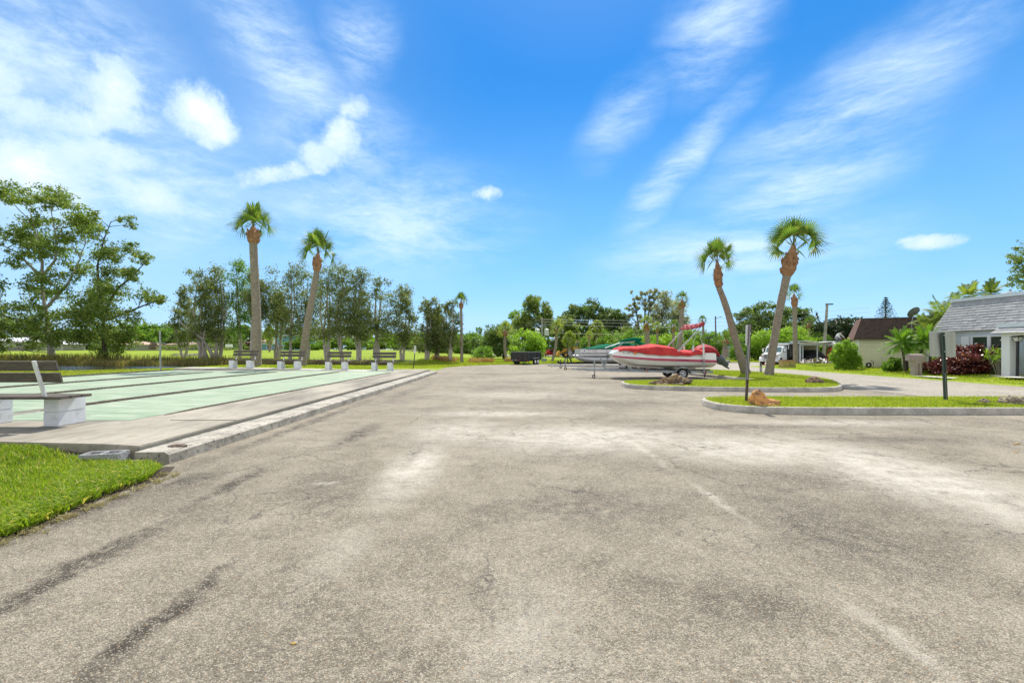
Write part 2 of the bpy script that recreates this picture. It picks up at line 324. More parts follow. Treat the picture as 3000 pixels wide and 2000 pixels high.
# --- asphalt
def asphalt(name, base, light, dark, pebble, spots=True):
    m = bpy.data.materials.new(name); m.use_nodes = True; n = N(m.node_tree); b = m.node_tree.nodes['Principled BSDF']
    pos = n.node('ShaderNodeNewGeometry').outputs['Position']
    pw = n.node('ShaderNodeVectorMath', {0: pos, 1: n.node('ShaderNodeVectorMath', {0: n.noise(pos, 1.3, 5, .65, 0, 1), 3: .55}, operation='SCALE').outputs[0]}, operation='ADD').outputs[0]
    big = n.noise(pos, .33, 6, .62, .3); mid = n.noise(pos, 2.1, 7, .68); fin = n.noise(pos, 17, 5, .75)
    lum = n.math('ADD', n.math('MULTIPLY', big, .42), n.math('ADD', n.math('MULTIPLY', mid, .40), n.math('MULTIPLY', fin, .30)))
    c = n.mix(n.mr(lum, .40, .72), dark, light)
    c = n.mix(.34, c, base)
    gr = n.noise(pos, 60, 4, .8)
    c = n.mix(n.mr(gr, .40, .64, .0, .58), c, tuple(x*.30 for x in base)); g2_ = n.noise(pos, 24, 5, .75); c = n.mix(n.mr(g2_, .50, .66, .0, .40), c, tuple(min(1, x*1.9) for x in base))
    if spots:
        pq = n.node('ShaderNodeVectorMath', {0: pos, 1: n.node('ShaderNodeVectorMath', {0: n.node('ShaderNodeVectorMath', {0: n.noise(pos, 2.2, 5, .7, 0, 1), 1: (.5,.5,.5)}, operation='SUBTRACT').outputs[0], 3: .35}, operation='SCALE').outputs[0]}, operation='ADD').outputs[0]
        gb = lambda X, Y, rx, ry, k=1.0, ang=0, inner=.1: n.math('MULTIPLY', n.blob(pq, (X, Y), (rx, ry), R(ang), inner), k)
        nz = n.mr(n.noise(pos, 3.3, 9, .85), .28, .64)
        wht = n.vmax([gb(-1.15, 5.6, .5, 2.0, 1.1), gb(-.9, 8.0, 1.3, 1.9, .85), gb(1.3, 7.5, 3.2, 1.7, 1.1), gb(4.6, 5.3, 1.3, 3.3, 1.15), gb(3.6, 6.6, 2.2, 1.5, 1.1), gb(4.9, 3.6, 1.1, 1.7, 1.0), gb(-.3, 10.2, 2.6, .7, .9), gb(6.5, 8.9, 2.6, .6, .7), gb(-2.0, 4.9, .22, .12), gb(.1, 2.3, .5, .9, .35), gb(0, 14.5, 3.2, 2.2, .5), gb(-1.2, 3.3, .3, .8, .4)])
        c = n.mix(n.math('MULTIPLY', n.math('MULTIPLY', wht, nz), .85, True), c, (.56, .52, .45))
        line = n.vmax([gb(1.95, 6.6, .10, 1.6), gb(2.0, 4.4, .08, .9), gb(1.95, 2.2, .09, .7)])
        c = n.mix(n.math('MULTIPLY', n.math('MULTIPLY', line, nz), .55, True), c, (.56, .51, .43))
        blk = n.vmax([gb(-2.85, 3.0, .17, 1.5), gb(-2.95, 4.9, .15, 1.1), gb(-1.87, 2.4, .12, 1.1), gb(-2.55, 7.7, .30, 1.6, .9), gb(-3.5, 5.0, .38, .6, .8), gb(-3.75, 4.0, .16, 1.6, .8), gb(4.4, 8.5, 3.2, .40, .6), gb(6.2, 7.3, 2.0, .35, .6),
                      gb(.6, 4.2, 1.5, .9, .5), gb(2.6, 3.6, .8, 1.3, .5), gb(-1.9, 4.9, .5, 1.2, .35), gb(1.2, 2.7, .8, .6, .45), gb(2.9, 12.3, 3.4, 1.0, .55), gb(-3.9, 9, .22, 5.5, .7), gb(-3.4, 16, .5, 5, .4), gb(1, 20, 5, 1.2, .35), gb(0, 27, 6, 1.0, .4), gb(-1.3, 6.3, .1, .9, .4)])
        bz = n.mr(n.noise(pos, 6.5, 9, .82), .34, .64)
        c = n.mix(n.math('MULTIPLY', n.math('MULTIPLY', blk, bz), 1.6, True), c, (.060, .050, .038))
    vor = n.node('ShaderNodeTexVoronoi', {'Vector': pos, 'Scale': pebble, 'Randomness': 1.0})
    vr_, vd = vor.outputs['Color'], vor.outputs['Distance']
    r1 = n.node('ShaderNodeSeparateColor', {0: vr_}); rr, r2 = r1.outputs[0], r1.outputs[1]
    stone = n.math('MULTIPLY', n.mr(vd, .62, .35), n.mr(rr, .60, .72))
    c = n.mix(n.math('MULTIPLY', stone, .50), c, n.mix(n.mr(r2, .88, .93), (.62, .56, .44), (.50, .27, .10)))
    pit = n.math('MULTIPLY', n.mr(vd, .5, .2), n.mr(rr, .22, .14))
    c = n.mix(n.math('MULTIPLY', pit, .75), c, (.05, .045, .04))
    # wiggly cracks
    cw = n.node('ShaderNodeVectorMath', {0: pos, 1: n.node('ShaderNodeVectorMath', {0: n.noise(pos, 3.5, 6, .75, 0, 1), 3: .42}, operation='SCALE').outputs[0]}, operation='ADD').outputs[0]
    cd = n.node('ShaderNodeTexVoronoi', {'Vector': cw, 'Scale': .8}, feature='DISTANCE_TO_EDGE').outputs['Distance']
    cd2 = n.node('ShaderNodeTexVoronoi', {'Vector': cw, 'Scale': 3.1}, feature='DISTANCE_TO_EDGE').outputs['Distance']
    cm = n.mr(n.noise(pos, .6, 3, .5), .46, .60)
    crack = n.math('MAXIMUM', n.math('MULTIPLY', n.mr(cd, .012, .002), cm), n.math('MULTIPLY', n.mr(cd2, .030, .006), n.mr(n.noise(pos, .9, 3, .5), .55, .66)))
    c = n.mix(n.math('MULTIPLY', crack, .75), c, (.06, .052, .045))
    n.l.new(c, b.inputs['Base Color']); b.inputs['Roughness'].default_value = .85; b.inputs['Specular IOR Level'].default_value = .25
    h = n.math('ADD', n.math('MULTIPLY', n.mr(vd, .7, .1), .6), n.math('MULTIPLY', n.noise(pos, pebble*1.1, 3, .7), .9))
    bn = n.node('ShaderNodeBump', {'Strength': .75, 'Distance': .008, 'Height': h}); n.l.new(bn.outputs[0], b.inputs['Normal'])
    return m
ASPH = asphalt('asphalt', (.268,.234,.178), (.44,.39,.30), (.070,.057,.040), 118)
ROADM = asphalt('road_asphalt', (.36,.325,.27), (.43,.395,.33), (.21,.19,.15), 45, False)
lotp = [(-4.32,-20),(30,-20),(30,38),(31,48),(26,51),(23.3,51),(9.2,47.3),(4.15,45.4),(-.85,42),(-3.3,39.4),(-5.0,36),(-5.9,33),(-6.0,29),(-4.3,27),(-4.32,5.9)]
def sheet(name, poly, z, m):
    bm = bmesh.new(); bm.faces.new([bm.verts.new((x, y, z)) for x, y in poly]); bmesh.ops.triangulate(bm, faces=bm.faces[:])
    me = bpy.data.meshes.new(name); bm.to_mesh(me); bm.free(); return link(name, me, m)
tag(sheet('parking_lot', lotp, 0.0, ASPH), kind='structure')
tag(sheet('road', [(12.75,-20),(12.7,9),(12.65,17),(13.9,24),(12.6,31),(9,44),(9.2,46.8),(23.3,50.8),(31,47.8),(31,38),(21.3,37.2),(20.0,35),(19.85,30),(20,20),(20.2,-20)], 0.006, ROADM), kind='structure')
# a far road beyond the field
fr = MB(); pts = [(-75, 190), (-40, 140), (-14, 105), (0, 84), (22, 76), (60, 74)]
for (x0, y0), (x1, y1) in zip(pts, pts[1:]):
    for k in range(6):
        xa, ya = x0+(x1-x0)*k/6, y0+(y1-y0)*k/6; xb, yb = x0+(x1-x0)*(k+1)/6, y0+(y1-y0)*(k+1)/6
        fr.add([(xa, ya-3, Tz(xa,ya)+.10),(xb, yb-3, Tz(xb,yb)+.10),(xb, yb+3, Tz(xb,yb)+.22),(xa, ya+3, Tz(xa,ya)+.22)], [(0,1,2,3)])
tag(fr.build('far_road', pm('pale_road', (.45,.42,.37), .9)), kind='structure')
# --- shuffleboard court slab
SLABM = pm('court_slab', (.38,.345,.275), .85, col2=(.155,.14,.11), scale=1.1, bump=.25, bscale=50, stretch=(1,.35,1), fine=(16, (.26,.225,.175)))
s = MB(); s.prism([(-4.76,5.86),(-4.70,27.4),(-20.05,28.6),(-20.05,6.15),(-7,6.15),(-5.3,5.98)], -.3, .2, 'z')
tag(s.build('court_slab', SLABM, bevel=.012), kind='structure')
GP = bpy.data.materials.new('green_court_paint'); GP.use_nodes = True; n = N(GP.node_tree); b = GP.node_tree.nodes['Principled BSDF']
pos = n.node('ShaderNodeNewGeometry').outputs['Position']
st = n.noise(n.mapping(pos, sc=(.55, 3.2, 1)), 2.0, 7, .7); st2 = n.noise(n.mapping(pos, sc=(.3, 8, 1)), 3.0, 5, .7)
c = n.mix(n.mr(st, .36, .66), (.165,.25,.15), (.33,.40,.28)); c = n.mix(n.mr(st2, .48, .66), c, (.46,.49,.38))
c = n.mix(n.math('MULTIPLY', n.mr(n.noise(pos, .8, 7, .7), .55, .72), .75), c, (.20,.27,.19))
c = n.mix(n.math('MULTIPLY', n.mr(n.noise(pos, 6, 6, .8), .60, .74), .45), c, (.36,.36,.30))
n.l.new(c, b.inputs['Base Color']); b.inputs['Roughness'].default_value = .7
LX = [((-6.5,-6.2)), (-9.42,-9.08), (-12.85,-12.45), (-16.4,-15.9), (-20.0,-19.6)]     # divider lines: X near, X far
Y0, Y1 = 7.95, 26.4
lanes = []
for i in range(4):
    a, bb = LX[i], LX[i+1]; g = .10 if i == 0 else .34
    lanes.append([(a[0]-g, Y0), (a[1]-g, Y1), (bb[1]+.10, Y1), (bb[0]+.10, Y0)])
for i, p in enumerate(lanes):
    tag(sheet('painted_lane', p, .2045, GP), kind='structure')
DIVM = pm('divider_concrete', (.22,.19,.14), .9, col2=(.09,.08,.06), scale=9, bump=.8, bscale=40, fine=(30,(.03,.03,.026)))
for i, a in enumerate(LX):
    y0, y1 = (9.2, 24.5) if i else (8.6, 24.0)
    h = .03 if i == 0 else (.05 if i < 4 else .07)
    wdt = .035 if i == 0 else .085
    if i == 4: y0, y1 = 6.3, 26.8
    d = MB().loft([[(a[0]-wdt/2+(t*(a[1]-a[0])), y0+t*(y1-y0), .2), (a[0]-wdt/2+(t*(a[1]-a[0])), y0+t*(y1-y0), .2+h*min(1, .15+(1-abs(2*t-1))*20)), (a[0]+wdt/2+(t*(a[1]-a[0])), y0+t*(y1-y0), .2+h*min(1, .15+(1-abs(2*t-1))*20)), (a[0]+wdt/2+(t*(a[1]-a[0])), y0+t*(y1-y0), .2)] for t in [0,.01,.05]+[k/20 for k in range(2,19)]+[.95,.99,1]], close=True)
    tag(d.build('court_divider', DIVM), kind='structure')
# raised walk behind the courts (rises to the left)
wz = lambda x: float(np.interp(x, [-22, -16, -8.5, -6.2], [.31, .30, .205, .19]))
wy = lambda x: float(np.interp(x, [-22, -16, -6.2], [27.3, 26.6, 25.6]))
secs = []
for x in np.linspace(-19.9, -5.0, 24):
    secs.append([(x, wy(x), .19), (x, wy(x), wz(x)+.004), (x, wy(x)+1.5, wz(x)+.004), (x, wy(x)+1.5, .0)])
tag(MB().loft(secs, close=True).build('court_walk', pm('walk_concrete', (.55,.52,.46), .85, var=.35, scale=3)), kind='structure')
# the dark joint crack and expansion joint in the slab
tag(MB().box((-5.35, 7.98, .203), (1.15, .02, .006)).build('slab_joint', pm('joint_dark', (.05,.035,.025), .9)), kind='structure')
# --- kerbs
def kerb_run(name, pts, wd, z0, z1, m, closed=False, rough=0.0, step=.5):
    P = [Vector((x, y, 0)) for x, y in pts]; Q = []
    k = len(P)
    for i in range(k if closed else k-1):
        a, c_ = P[i], P[(i+1)%k]; nseg = max(1, int((c_-a).length/step))
        Q += [a.lerp(c_, j/nseg) for j in range(nseg)]
    if not closed: Q.append(P[-1])
    secs = []; m_ = len(Q)
    for i, p in enumerate(Q):
        a = Q[(i-1)%m_] if closed else Q[max(i-1,0)]; c_ = Q[(i+1)%m_] if closed else Q[min(i+1,m_-1)]
        d = (c_-a).normalized(); nn = Vector((-d.y, d.x, 0))*wd      # inner side on the left of travel
        j = lambda s=1: random.uniform(-rough, rough)*s
        o = [p+Vector((0,0,z0)), p+nn*.04+Vector((j(),0,z1-.03+j(.5))), p+nn*.18+Vector((0,0,z1+j(.4))), p+nn+Vector((0,0,z1+j(.4))), p+nn+Vector((0,0,z0))]
        secs.append([tuple(v) for v in o])
    if closed: secs.append(secs[0])
    return tag(MB().loft(secs, close=True, cap=not closed).build(name, m, smooth=True), kind='structure')
kerb_run('kerb', [(-4.26,5.74),(-4.22,10),(-4.19,18),(-4.2,26.9)], .46, -.15, .15, OLDK, rough=.008, step=.22)
def smooth_poly(p, it=2):
    for _ in range(it):
        q_ = []
        for i in range(len(p)):
            a, c_ = p[i], p[(i+1)%len(p)]
            q_ += [(a[0]*.78+c_[0]*.22, a[1]*.78+c_[1]*.22), (a[0]*.22+c_[0]*.78, a[1]*.22+c_[1]*.78)]
        p = q_
    return p
def inset(p, d):
    o = []
    for i in range(len(p)):
        a, c_ = Vector(p[i-1]), Vector(p[(i+1)%len(p)]); t = (c_-a).normalized(); o.append((p[i][0]-t.y*d, p[i][1]+t.x*d))
    return o
ISL1 = smooth_poly([G(1850,1141), G(2168,1148), G(2440,1149), G(2476,1141), (13.8,19.2), (14.65,22.2), (14.2,26.0), (12.6,28.9), (10.0,29.6), (9.7,27.6), (10.0,25.2), (10.6,20.0), (10.3,19.2), (5.1,18.9), (4.4,18.2)], 2)
ISL2 = smooth_poly([G(2100,1202), G(2240,1214), (9.2,10.0), (16,10.0), (18.5,10.6), (18.6,12.2), (16,12.4), (8,12.45), (5.6,12.55), (4.95,11.9)], 2)
def fill_mesh(name, poly, z, m):
    return sheet(name, poly, z, m)
for P_, kn in ((ISL1, 'island_kerb'), (ISL2, 'island_kerb')):
    kerb_run(kn, P_, .17, -.1, .15, KERB, closed=True, rough=.004, step=.6)
tag(fill_mesh('island_turf', inset(ISL1, .14), .135, GRASSN), kind='structure')
tag(fill_mesh('island_turf', inset(ISL2, .14), .135, GRASSN), kind='structure')
# ------------------------------------------------------------ grass blades
def inpoly(x, y, poly):
    ins = np.zeros(len(x), bool); j = len(poly)-1
    for i in range(len(poly)):
        xi, yi = poly[i]; xj, yj = poly[j]
        with np.errstate(divide='ignore', invalid='ignore'):
            c_ = ((yi > y) != (yj > y)) & (x < (xj-xi)*(y-yi)/(yj-yi+1e-12)+xi)
        ins ^= c_; j = i
    return ins
def blades(name, label, cat, poly, n_, h, wd, zf, m, lean=.6, seed=1, top=False, dens=None):
    r = np.random.default_rng(seed); px = np.array([p[0] for p in poly]); py = np.array([p[1] for p in poly])
    x = r.uniform(px.min(), px.max(), n_*6); y = r.uniform(py.min(), py.max(), n_*6)
    k = inpoly(x, y, poly)
    if dens is not None: k &= r.random(len(x)) < dens(x, y)
    x, y = x[k][:n_], y[k][:n_]; m_ = len(x)
    z = np.array(zf(x, y))+0*x; a = r.uniform(0, 2*np.pi, m_); b_ = r.uniform(0, 2*np.pi, m_)
    hh = h*r.uniform(.5, 1.25, m_); ww = wd*r.uniform(.6, 1.3, m_); ln = lean*hh*r.uniform(.1, 1.3, m_)
    ca, sa, cb, sb = np.cos(a), np.sin(a), np.cos(b_), np.sin(b_)
    p0 = np.stack([x-ca*ww/2, y-sa*ww/2, z-.01], -1); p1 = np.stack([x+ca*ww/2, y+sa*ww/2, z-.01], -1)
    p2 = np.stack([x+cb*ln*.4+ca*ww*.45, y+sb*ln*.4+sa*ww*.45, z+hh*.65], -1); p3 = np.stack([x+cb*ln*.4-ca*ww*.45, y+sb*ln*.4-sa*ww*.45, z+hh*.65], -1)
    p4 = np.stack([x+cb*ln+ca*ww*.08, y+sb*ln+sa*ww*.08, z+hh*.98], -1); p5 = np.stack([x+cb*ln-ca*ww*.08, y+sb*ln-sa*ww*.08, z+hh*.98], -1)
    V = np.stack([p0,p1,p2,p3,p4,p5], 1).reshape(-1,3); b0 = np.arange(m_)*6
    q = np.concatenate([np.stack([b0,b0+1,b0+2,b0+3],-1), np.stack([b0+3,b0+2,b0+4,b0+5],-1)])
    return tag(link(name, npmesh(name, V, q), m), label, cat, kind='stuff')
# foreground lawn
rr = random.Random(5); ex = [(-3.98,5.3),(-3.93,4.9),(-3.90,4.3),(-3.84,3.8),(-3.86,3.2),(-3.8,2.4)]; jag = []
for (xa, ya), (xb, yb) in zip(ex, ex[1:]):
    for k_ in range(9): u = k_/9; jag.append((xa+(xb-xa)*u+rr.uniform(-.05,.075), ya+(yb-ya)*u))
tag(sheet('soil_edge', [(-4.6,5.56),(-4.1,5.6)]+jag+[(-4.4,2.4)], .004, SOIL), kind='structure')
LAWN = [(-9.5,6.05),(-7.0,6.05),(-6.0,5.97),(-5.35,5.80),(-5.30,5.66),(-4.75,5.60),(-4.40,5.60),(-4.18,5.48),(-4.05,5.25),(-3.98,4.9),(-3.96,4.3),(-3.90,3.8),(-3.92,3.2),(-3.85,2.4),(-9.5,2.4)]
s = MB(); lp = inset(LAWN, .0)
s.prism(LAWN, -.05, .045, 'z'); s.loft([[(x_, 4.7, .04), (x_, 6.02, .04+k_), (x_, 6.06, .04)] for x_, k_ in ((-9.5,.11),(-6.2,.11),(-5.5,.02))], close=True); tag(s.build('lawn_soil', SOIL), kind='structure')
blades('grass', 'thick green lawn in the near left corner beside the bench slab', 'grass', LAWN, 80000, .062, .0085, lambda x, y: .045+.11*np.clip((y-4.7)/1.3, 0, 1)*ss(-5.5, -6.2, x), LGRASS, .8, 3)
lawn_edge = [(-4.9,5.35),(-4.4,5.42),(-4.12,5.38),(-3.97,5.0),(-3.93,4.2),(-3.84,3.7),(-3.86,3.0),(-4.15,3.0),(-4.35,4.4),(-4.9,5.0)]
blades('grass_runner', 'dry straw-coloured runners creeping off the lawn edge onto the asphalt', 'dry grass', [(x_+.14, y_) for x_, y_ in jag]+[(x_-.12, y_) for x_, y_ in jag[::-1]], 1500, .028, .006, lambda x, y: .006+0*x, leafmat('straw', (.30,.26,.10), (.42,.36,.20), (.15,.10,.06), .2), 3.0, 14, dens=lambda x, y: (np.sin(x*31)+np.sin(y*23) > .1)*1.0)
blades('clover', 'leafy weeds spilling over the lawn edge onto the asphalt', 'weeds', lawn_edge, 9000, .07, .018, lambda x, y: .03+0*x, LGRASS, 1.3, 4)
blades('island_grass', 'mown turf on the kerbed island with the orange boulder', 'grass', inset(ISL2, .10), 55000, .055, .010, lambda x, y: .135+0*x, LGRASS2, .7, 5)
blades('island_grass', 'mown turf on the kerbed island around the two tall palms', 'grass', inset(ISL1, .10), 75000, .06, .013, lambda x, y: .135+0*x, LGRASS2, .7, 6)
RL = [(20.02,8),(19.9,25),(19.85,30),(20.0,35),(21.2,37.2),(31,37.4),(38,37),(38,8)]
blades('front_lawn', 'bright mown lawn running past the mailbox and yellow house', 'grass', RL, 80000, .075, .022, lambda x, y: T(x, y), LGRASS2, .7, 7)
NL = [(-29.5,31.9),(-40,29.7),(-60,28.5),(-60,27),(-22,22),(-20.3,30.4),(-14,28.6),(-6.5,28.2),(-5.6,33),(-3.5,39),(-11,43),(-12,41.3),(-19,38.8),(-25,35.8)]
blades('verge_grass', 'rough grass strip between the green courts and the pond', 'grass', NL, 70000, .07, .03, lambda x, y: T(x, y), LGRASS2, .6, 8, dens=lambda x, y: np.where((x+6.5)**2/6+(y-29.8)**2/12 < 1, .12, 1))
NR = [(-5,36.4),(-3.2,39.8),(-.8,42.4),(4.2,45.8),(9.2,47.7),(23.3,51.4),(31,49),(45,52),(45,58),(-9,58),(-9,43.5)]
blades('verge_grass', 'rough grass beyond the far edge of the parking lot', 'grass', NR, 60000, .14, .05, lambda x, y: T(x, y), LGRASS2, .6, 9)
# reeds along the pond, brown and green
RD = [(-75,43.0),(-75,45.2),(-42,45.2),(-36,44.4),(-27,44.3),(-12,44.1),(-12,42.9),(-27,42.6),(-36,41.5),(-44,42.6)]
blades('reeds', 'tall brown and green reeds lining the far bank of the pond', 'reeds', RD, 15000, .50, .035, lambda x, y: np.maximum(T(x, y), -.12), LREED, .5, 10, dens=lambda x, y: np.where(x < -24, 1, .22))
blades('dry_grass', 'clumps of tawny dry grass around the foot of the lone straight palm', 'dry grass', [(-8,44.5),(-8,47.5),(2,49.5),(3.5,48),(-3,44.8)], 2600, .5, .05, lambda x, y: T(x, y), leafmat('tawny', (.34,.2,.08), (.5,.34,.16), None, .3), .6, 11, dens=lambda x, y: (np.sin(x*1.7)+np.sin(y*2.1+x) > .3)*1.0)
# ============================================================ VEGETATION
def leaves(c, n_, size, asp=.4, r=None, up=.35, droop=False):
    """c: centres (m,3); returns verts, quads of n_ diamond leaves placed near them"""
    ln = size*r.uniform(.6, 1.35, (n_, 1)); d = r.normal(size=(n_, 3)); 
    if droop: d[:, 2] -= 1.2
    d /= np.linalg.norm(d, axis=1, keepdims=True)
    nn = r.normal(size=(n_, 3)); nn[:, 2] += up*3; s_ = np.cross(d, nn); s_ /= np.linalg.norm(s_, axis=1, keepdims=True)+1e-9
    V = np.stack([c-d*ln/2, c+s_*ln*asp/2, c+d*ln/2, c-s_*ln*asp/2], 1).reshape(-1, 3)
    return V, np.arange(n_*4).reshape(-1, 4)
def crown(blobs, n_, size, seed, asp=.42, sub=14, subr=.26, up=.35, droop=False, shell=.55):
    """blobs (x,y,z,rx,ry,rz) -> leaf mesh data; leaves sit in many small clusters spread through each blob"""
    r = np.random.default_rng(seed); B_ = np.array(blobs, float); vol = (B_[:,3]*B_[:,5])**1.0; vol /= vol.sum(); Cs = []
    cl_all = []
    for b_, v in zip(B_, vol):
        k = max(3, int(sub*(.5+v*len(B_)))); d = r.normal(size=(k, 3)); d /= np.linalg.norm(d, axis=1, keepdims=True)
        rad = shell+(1-shell)*r.random((k, 1)); rad = np.where(r.random((k,1)) < .3, r.random((k,1))*.8, rad)
        cl = b_[:3]+d*rad*b_[3:6]; cl_all.append(cl); m_ = max(4, int(n_*v)); ci = r.integers(0, k, m_)
        sr = subr*b_[3:6]*r.uniform(.6, 1.4, (k, 1)); Cs.append(cl[ci]+r.normal(size=(m_, 3))*sr[ci]*.62)
    c = np.concatenate(Cs); V, Q = leaves(c, len(c), size, asp, r, up, droop); return V, Q, cl_all
def limb(mb, a, b_, r0, r1, seed, n_=5, sag=.0, nr=6):
    rr = random.Random(seed); a, b_ = Vector(a), Vector(b_); L = (b_-a).length; pts = []; rad = []
    for i in range(n_+1):
        t = i/n_; p = a.lerp(b_, t); w_ = math.sin(t*math.pi)*L*.07
        p += Vector((rr.uniform(-1,1), rr.uniform(-1,1), rr.uniform(-.4,.9)))*w_; p.z += sag*math.sin(t*math.pi)*L
        pts.append(p); rad.append(r0+(r1-r0)*t**.8)
    mb.tube(pts, rad, nr, cap=False); return pts
def tree(name, label, cat, base, blobs, nleaf, lsize, lm, bm_, stems=None, r0=.2, seed=1, group=None, asp=.42, sub=14, subr=.26, twigs=2, up=.35, droop=False, shell=.55, trunk_top=None, crownname='crown'):
    """blobs are relative to the base; stems: list of polylines relative to the base"""
    t = thing(name, label, cat, base, 0, group); rr = random.Random(seed); mb = MB()
    stems = stems or [[(0,0,-.2),(rr.uniform(-.1,.1),0,blobs[0][2]*.5),(blobs[0][0]*.6, blobs[0][1]*.6, blobs[0][2])]]
    nodes = []
    for st_ in stems:
        k = len(st_); q0 = .55 if st_[0][2] > 1 else 1; mb.tube(st_, [q0*r0*(1.25-.95*i/(k-1)) if i or q0 < 1 else r0*1.5 for i in range(k)], 9, cap=False)
        for a, b_ in zip(st_, st_[1:]):
            for q_ in (0, .35, .7): nodes.append(Vector(a).lerp(Vector(b_), q_))
        nodes.append(Vector(st_[-1]))
    V, Q, cls = crown(blobs, nleaf, lsize, seed, asp, sub, subr, up, droop, shell)
    for i, (b_, cl) in enumerate(zip(blobs, cls)):
        c_ = Vector(b_[:3]); cand = [nd for nd in nodes if nd.z < c_.z-.1 and nd.z > .25*min(c_.z, 4)] or nodes
        nd = min(cand, key=lambda q_: (q_-c_).length+.35*abs(q_.z-c_.z*.55)); rl = r0*.26*(.6+.4*min(1, b_[3]/1.5))
        pts = limb(mb, nd, c_, rl, rl*.3, seed*31+i)
        for j in range(min(twigs, len(cl))):
            limb(mb, pts[rr.choice((2,3,4,5))], cl[j], rl*.35, rl*.1, seed*77+i*9+j, 3, nr=4)
    mb.build('trunk', bm_, t, smooth=True)
    link(crownname, npmesh(crownname, V, Q), lm, t); return t
def pblobs(lst, base, Y, rnd, dep=.7, k=1.0):
    """crown clumps given as photo (x, y, radius) at a depth around Y"""
    rr = random.Random(rnd); o = []
    for px, py, r_ in lst:
        y = Y+rr.uniform(-1, 1)*dep; X, Z = XZ(px, py, Y); R_ = r_*Y/F*k; o.append((X-base[0], y-base[1], Z-base[2], R_, R_*1.1, R_*.75))
    return o
def pst(lst, base, Y): return [(XZ(px, py, Y)[0]-base[0], 0, XZ(px, py, Y)[1]-base[2]) for px, py in lst]
# ---- two large trees by the pond, left
Y = 45.5
bs = (XZ(152,1047,Y)[0], Y, XZ(152,1049,Y)[1]); LT1 = bs
bl = [(60,585,55),(15,570,50),(140,570,55),(190,600,45),(235,640,50),(262,655,32),(90,640,50),(40,680,55),(10,700,50),(130,705,45),(185,650,50),(215,700,40),(120,720,60),(170,740,50),
      (60,760,40),(215,790,50),(170,830,60),(240,850,55),(90,850,50),(30,850,60),(5,900,60),(60,900,50),(200,900,65),(245,930,50),(150,930,50),(90,960,55),(30,970,55),(200,990,50),(250,985,40),(110,1000,40),(25,1020,40),(-60,700,70),(-90,850,90),(-60,960,80)]
tree('broadleaf_tree', 'tallest spreading tree on the far bank of the pond, pale forked trunk', 'tree', bs, pblobs(bl, bs, Y, 1, 2.2), 48000, .27, LEUC, BARKP,
     [pst([(152,1052),(148,1000),(138,930),(125,860),(120,810)], bs, Y), pst([(120,812),(140,790),(163,760),(165,700),(150,620)], bs, Y), pst([(120,812),(90,780),(50,740),(10,720)], bs, Y), pst([(122,830),(124,770),(110,700),(95,650)], bs, Y), pst([(145,980),(80,940),(20,930)], bs, Y), pst([(138,900),(200,830),(235,760)], bs, Y)], .23, 11, sub=20, subr=.22, twigs=3, shell=.4)
Y = 44.8
bs = (XZ(308,1050,Y)[0], Y, XZ(308,1050,Y)[1])
bl = [(335,630,24),(352,650,18),(315,640,18),(310,690,40),(345,720,35),(375,710,14),(290,740,45),(330,760,40),(300,800,45),(365,800,35),(410,765,26),(440,760,24),(395,810,32),(340,850,50),(280,850,40),(390,860,35),(425,870,30),(460,880,26),(478,880,12),(300,900,50),(350,920,45),(270,930,50),(380,930,38),(300,970,50),(350,985,50),(280,1015,45),(330,1025,40),(370,1000,40),(395,975,28),(265,980,40)]
tree('broadleaf_tree', 'lopsided open tree just right of the tallest one, branches reaching right', 'tree', bs, pblobs(bl, bs, Y, 2, 1.6), 21000, .25, LEUC, BARKD,
     [pst([(308,1052),(305,1000),(303,930),(300,880)], bs, Y), pst([(300,900),(290,840),(285,780),(305,700),(325,650)], bs, Y), pst([(304,920),(340,850),(385,810),(430,765)], bs, Y), pst([(303,940),(360,920),(420,895),(465,880)], bs, Y)], .2, 12, sub=15, subr=.25, twigs=3, shell=.4)
PBARK = pm('paperbark', (.58,.53,.46), .9, col2=(.30,.26,.21), scale=3, bump=.7, bscale=8, stretch=(3,3,.8))
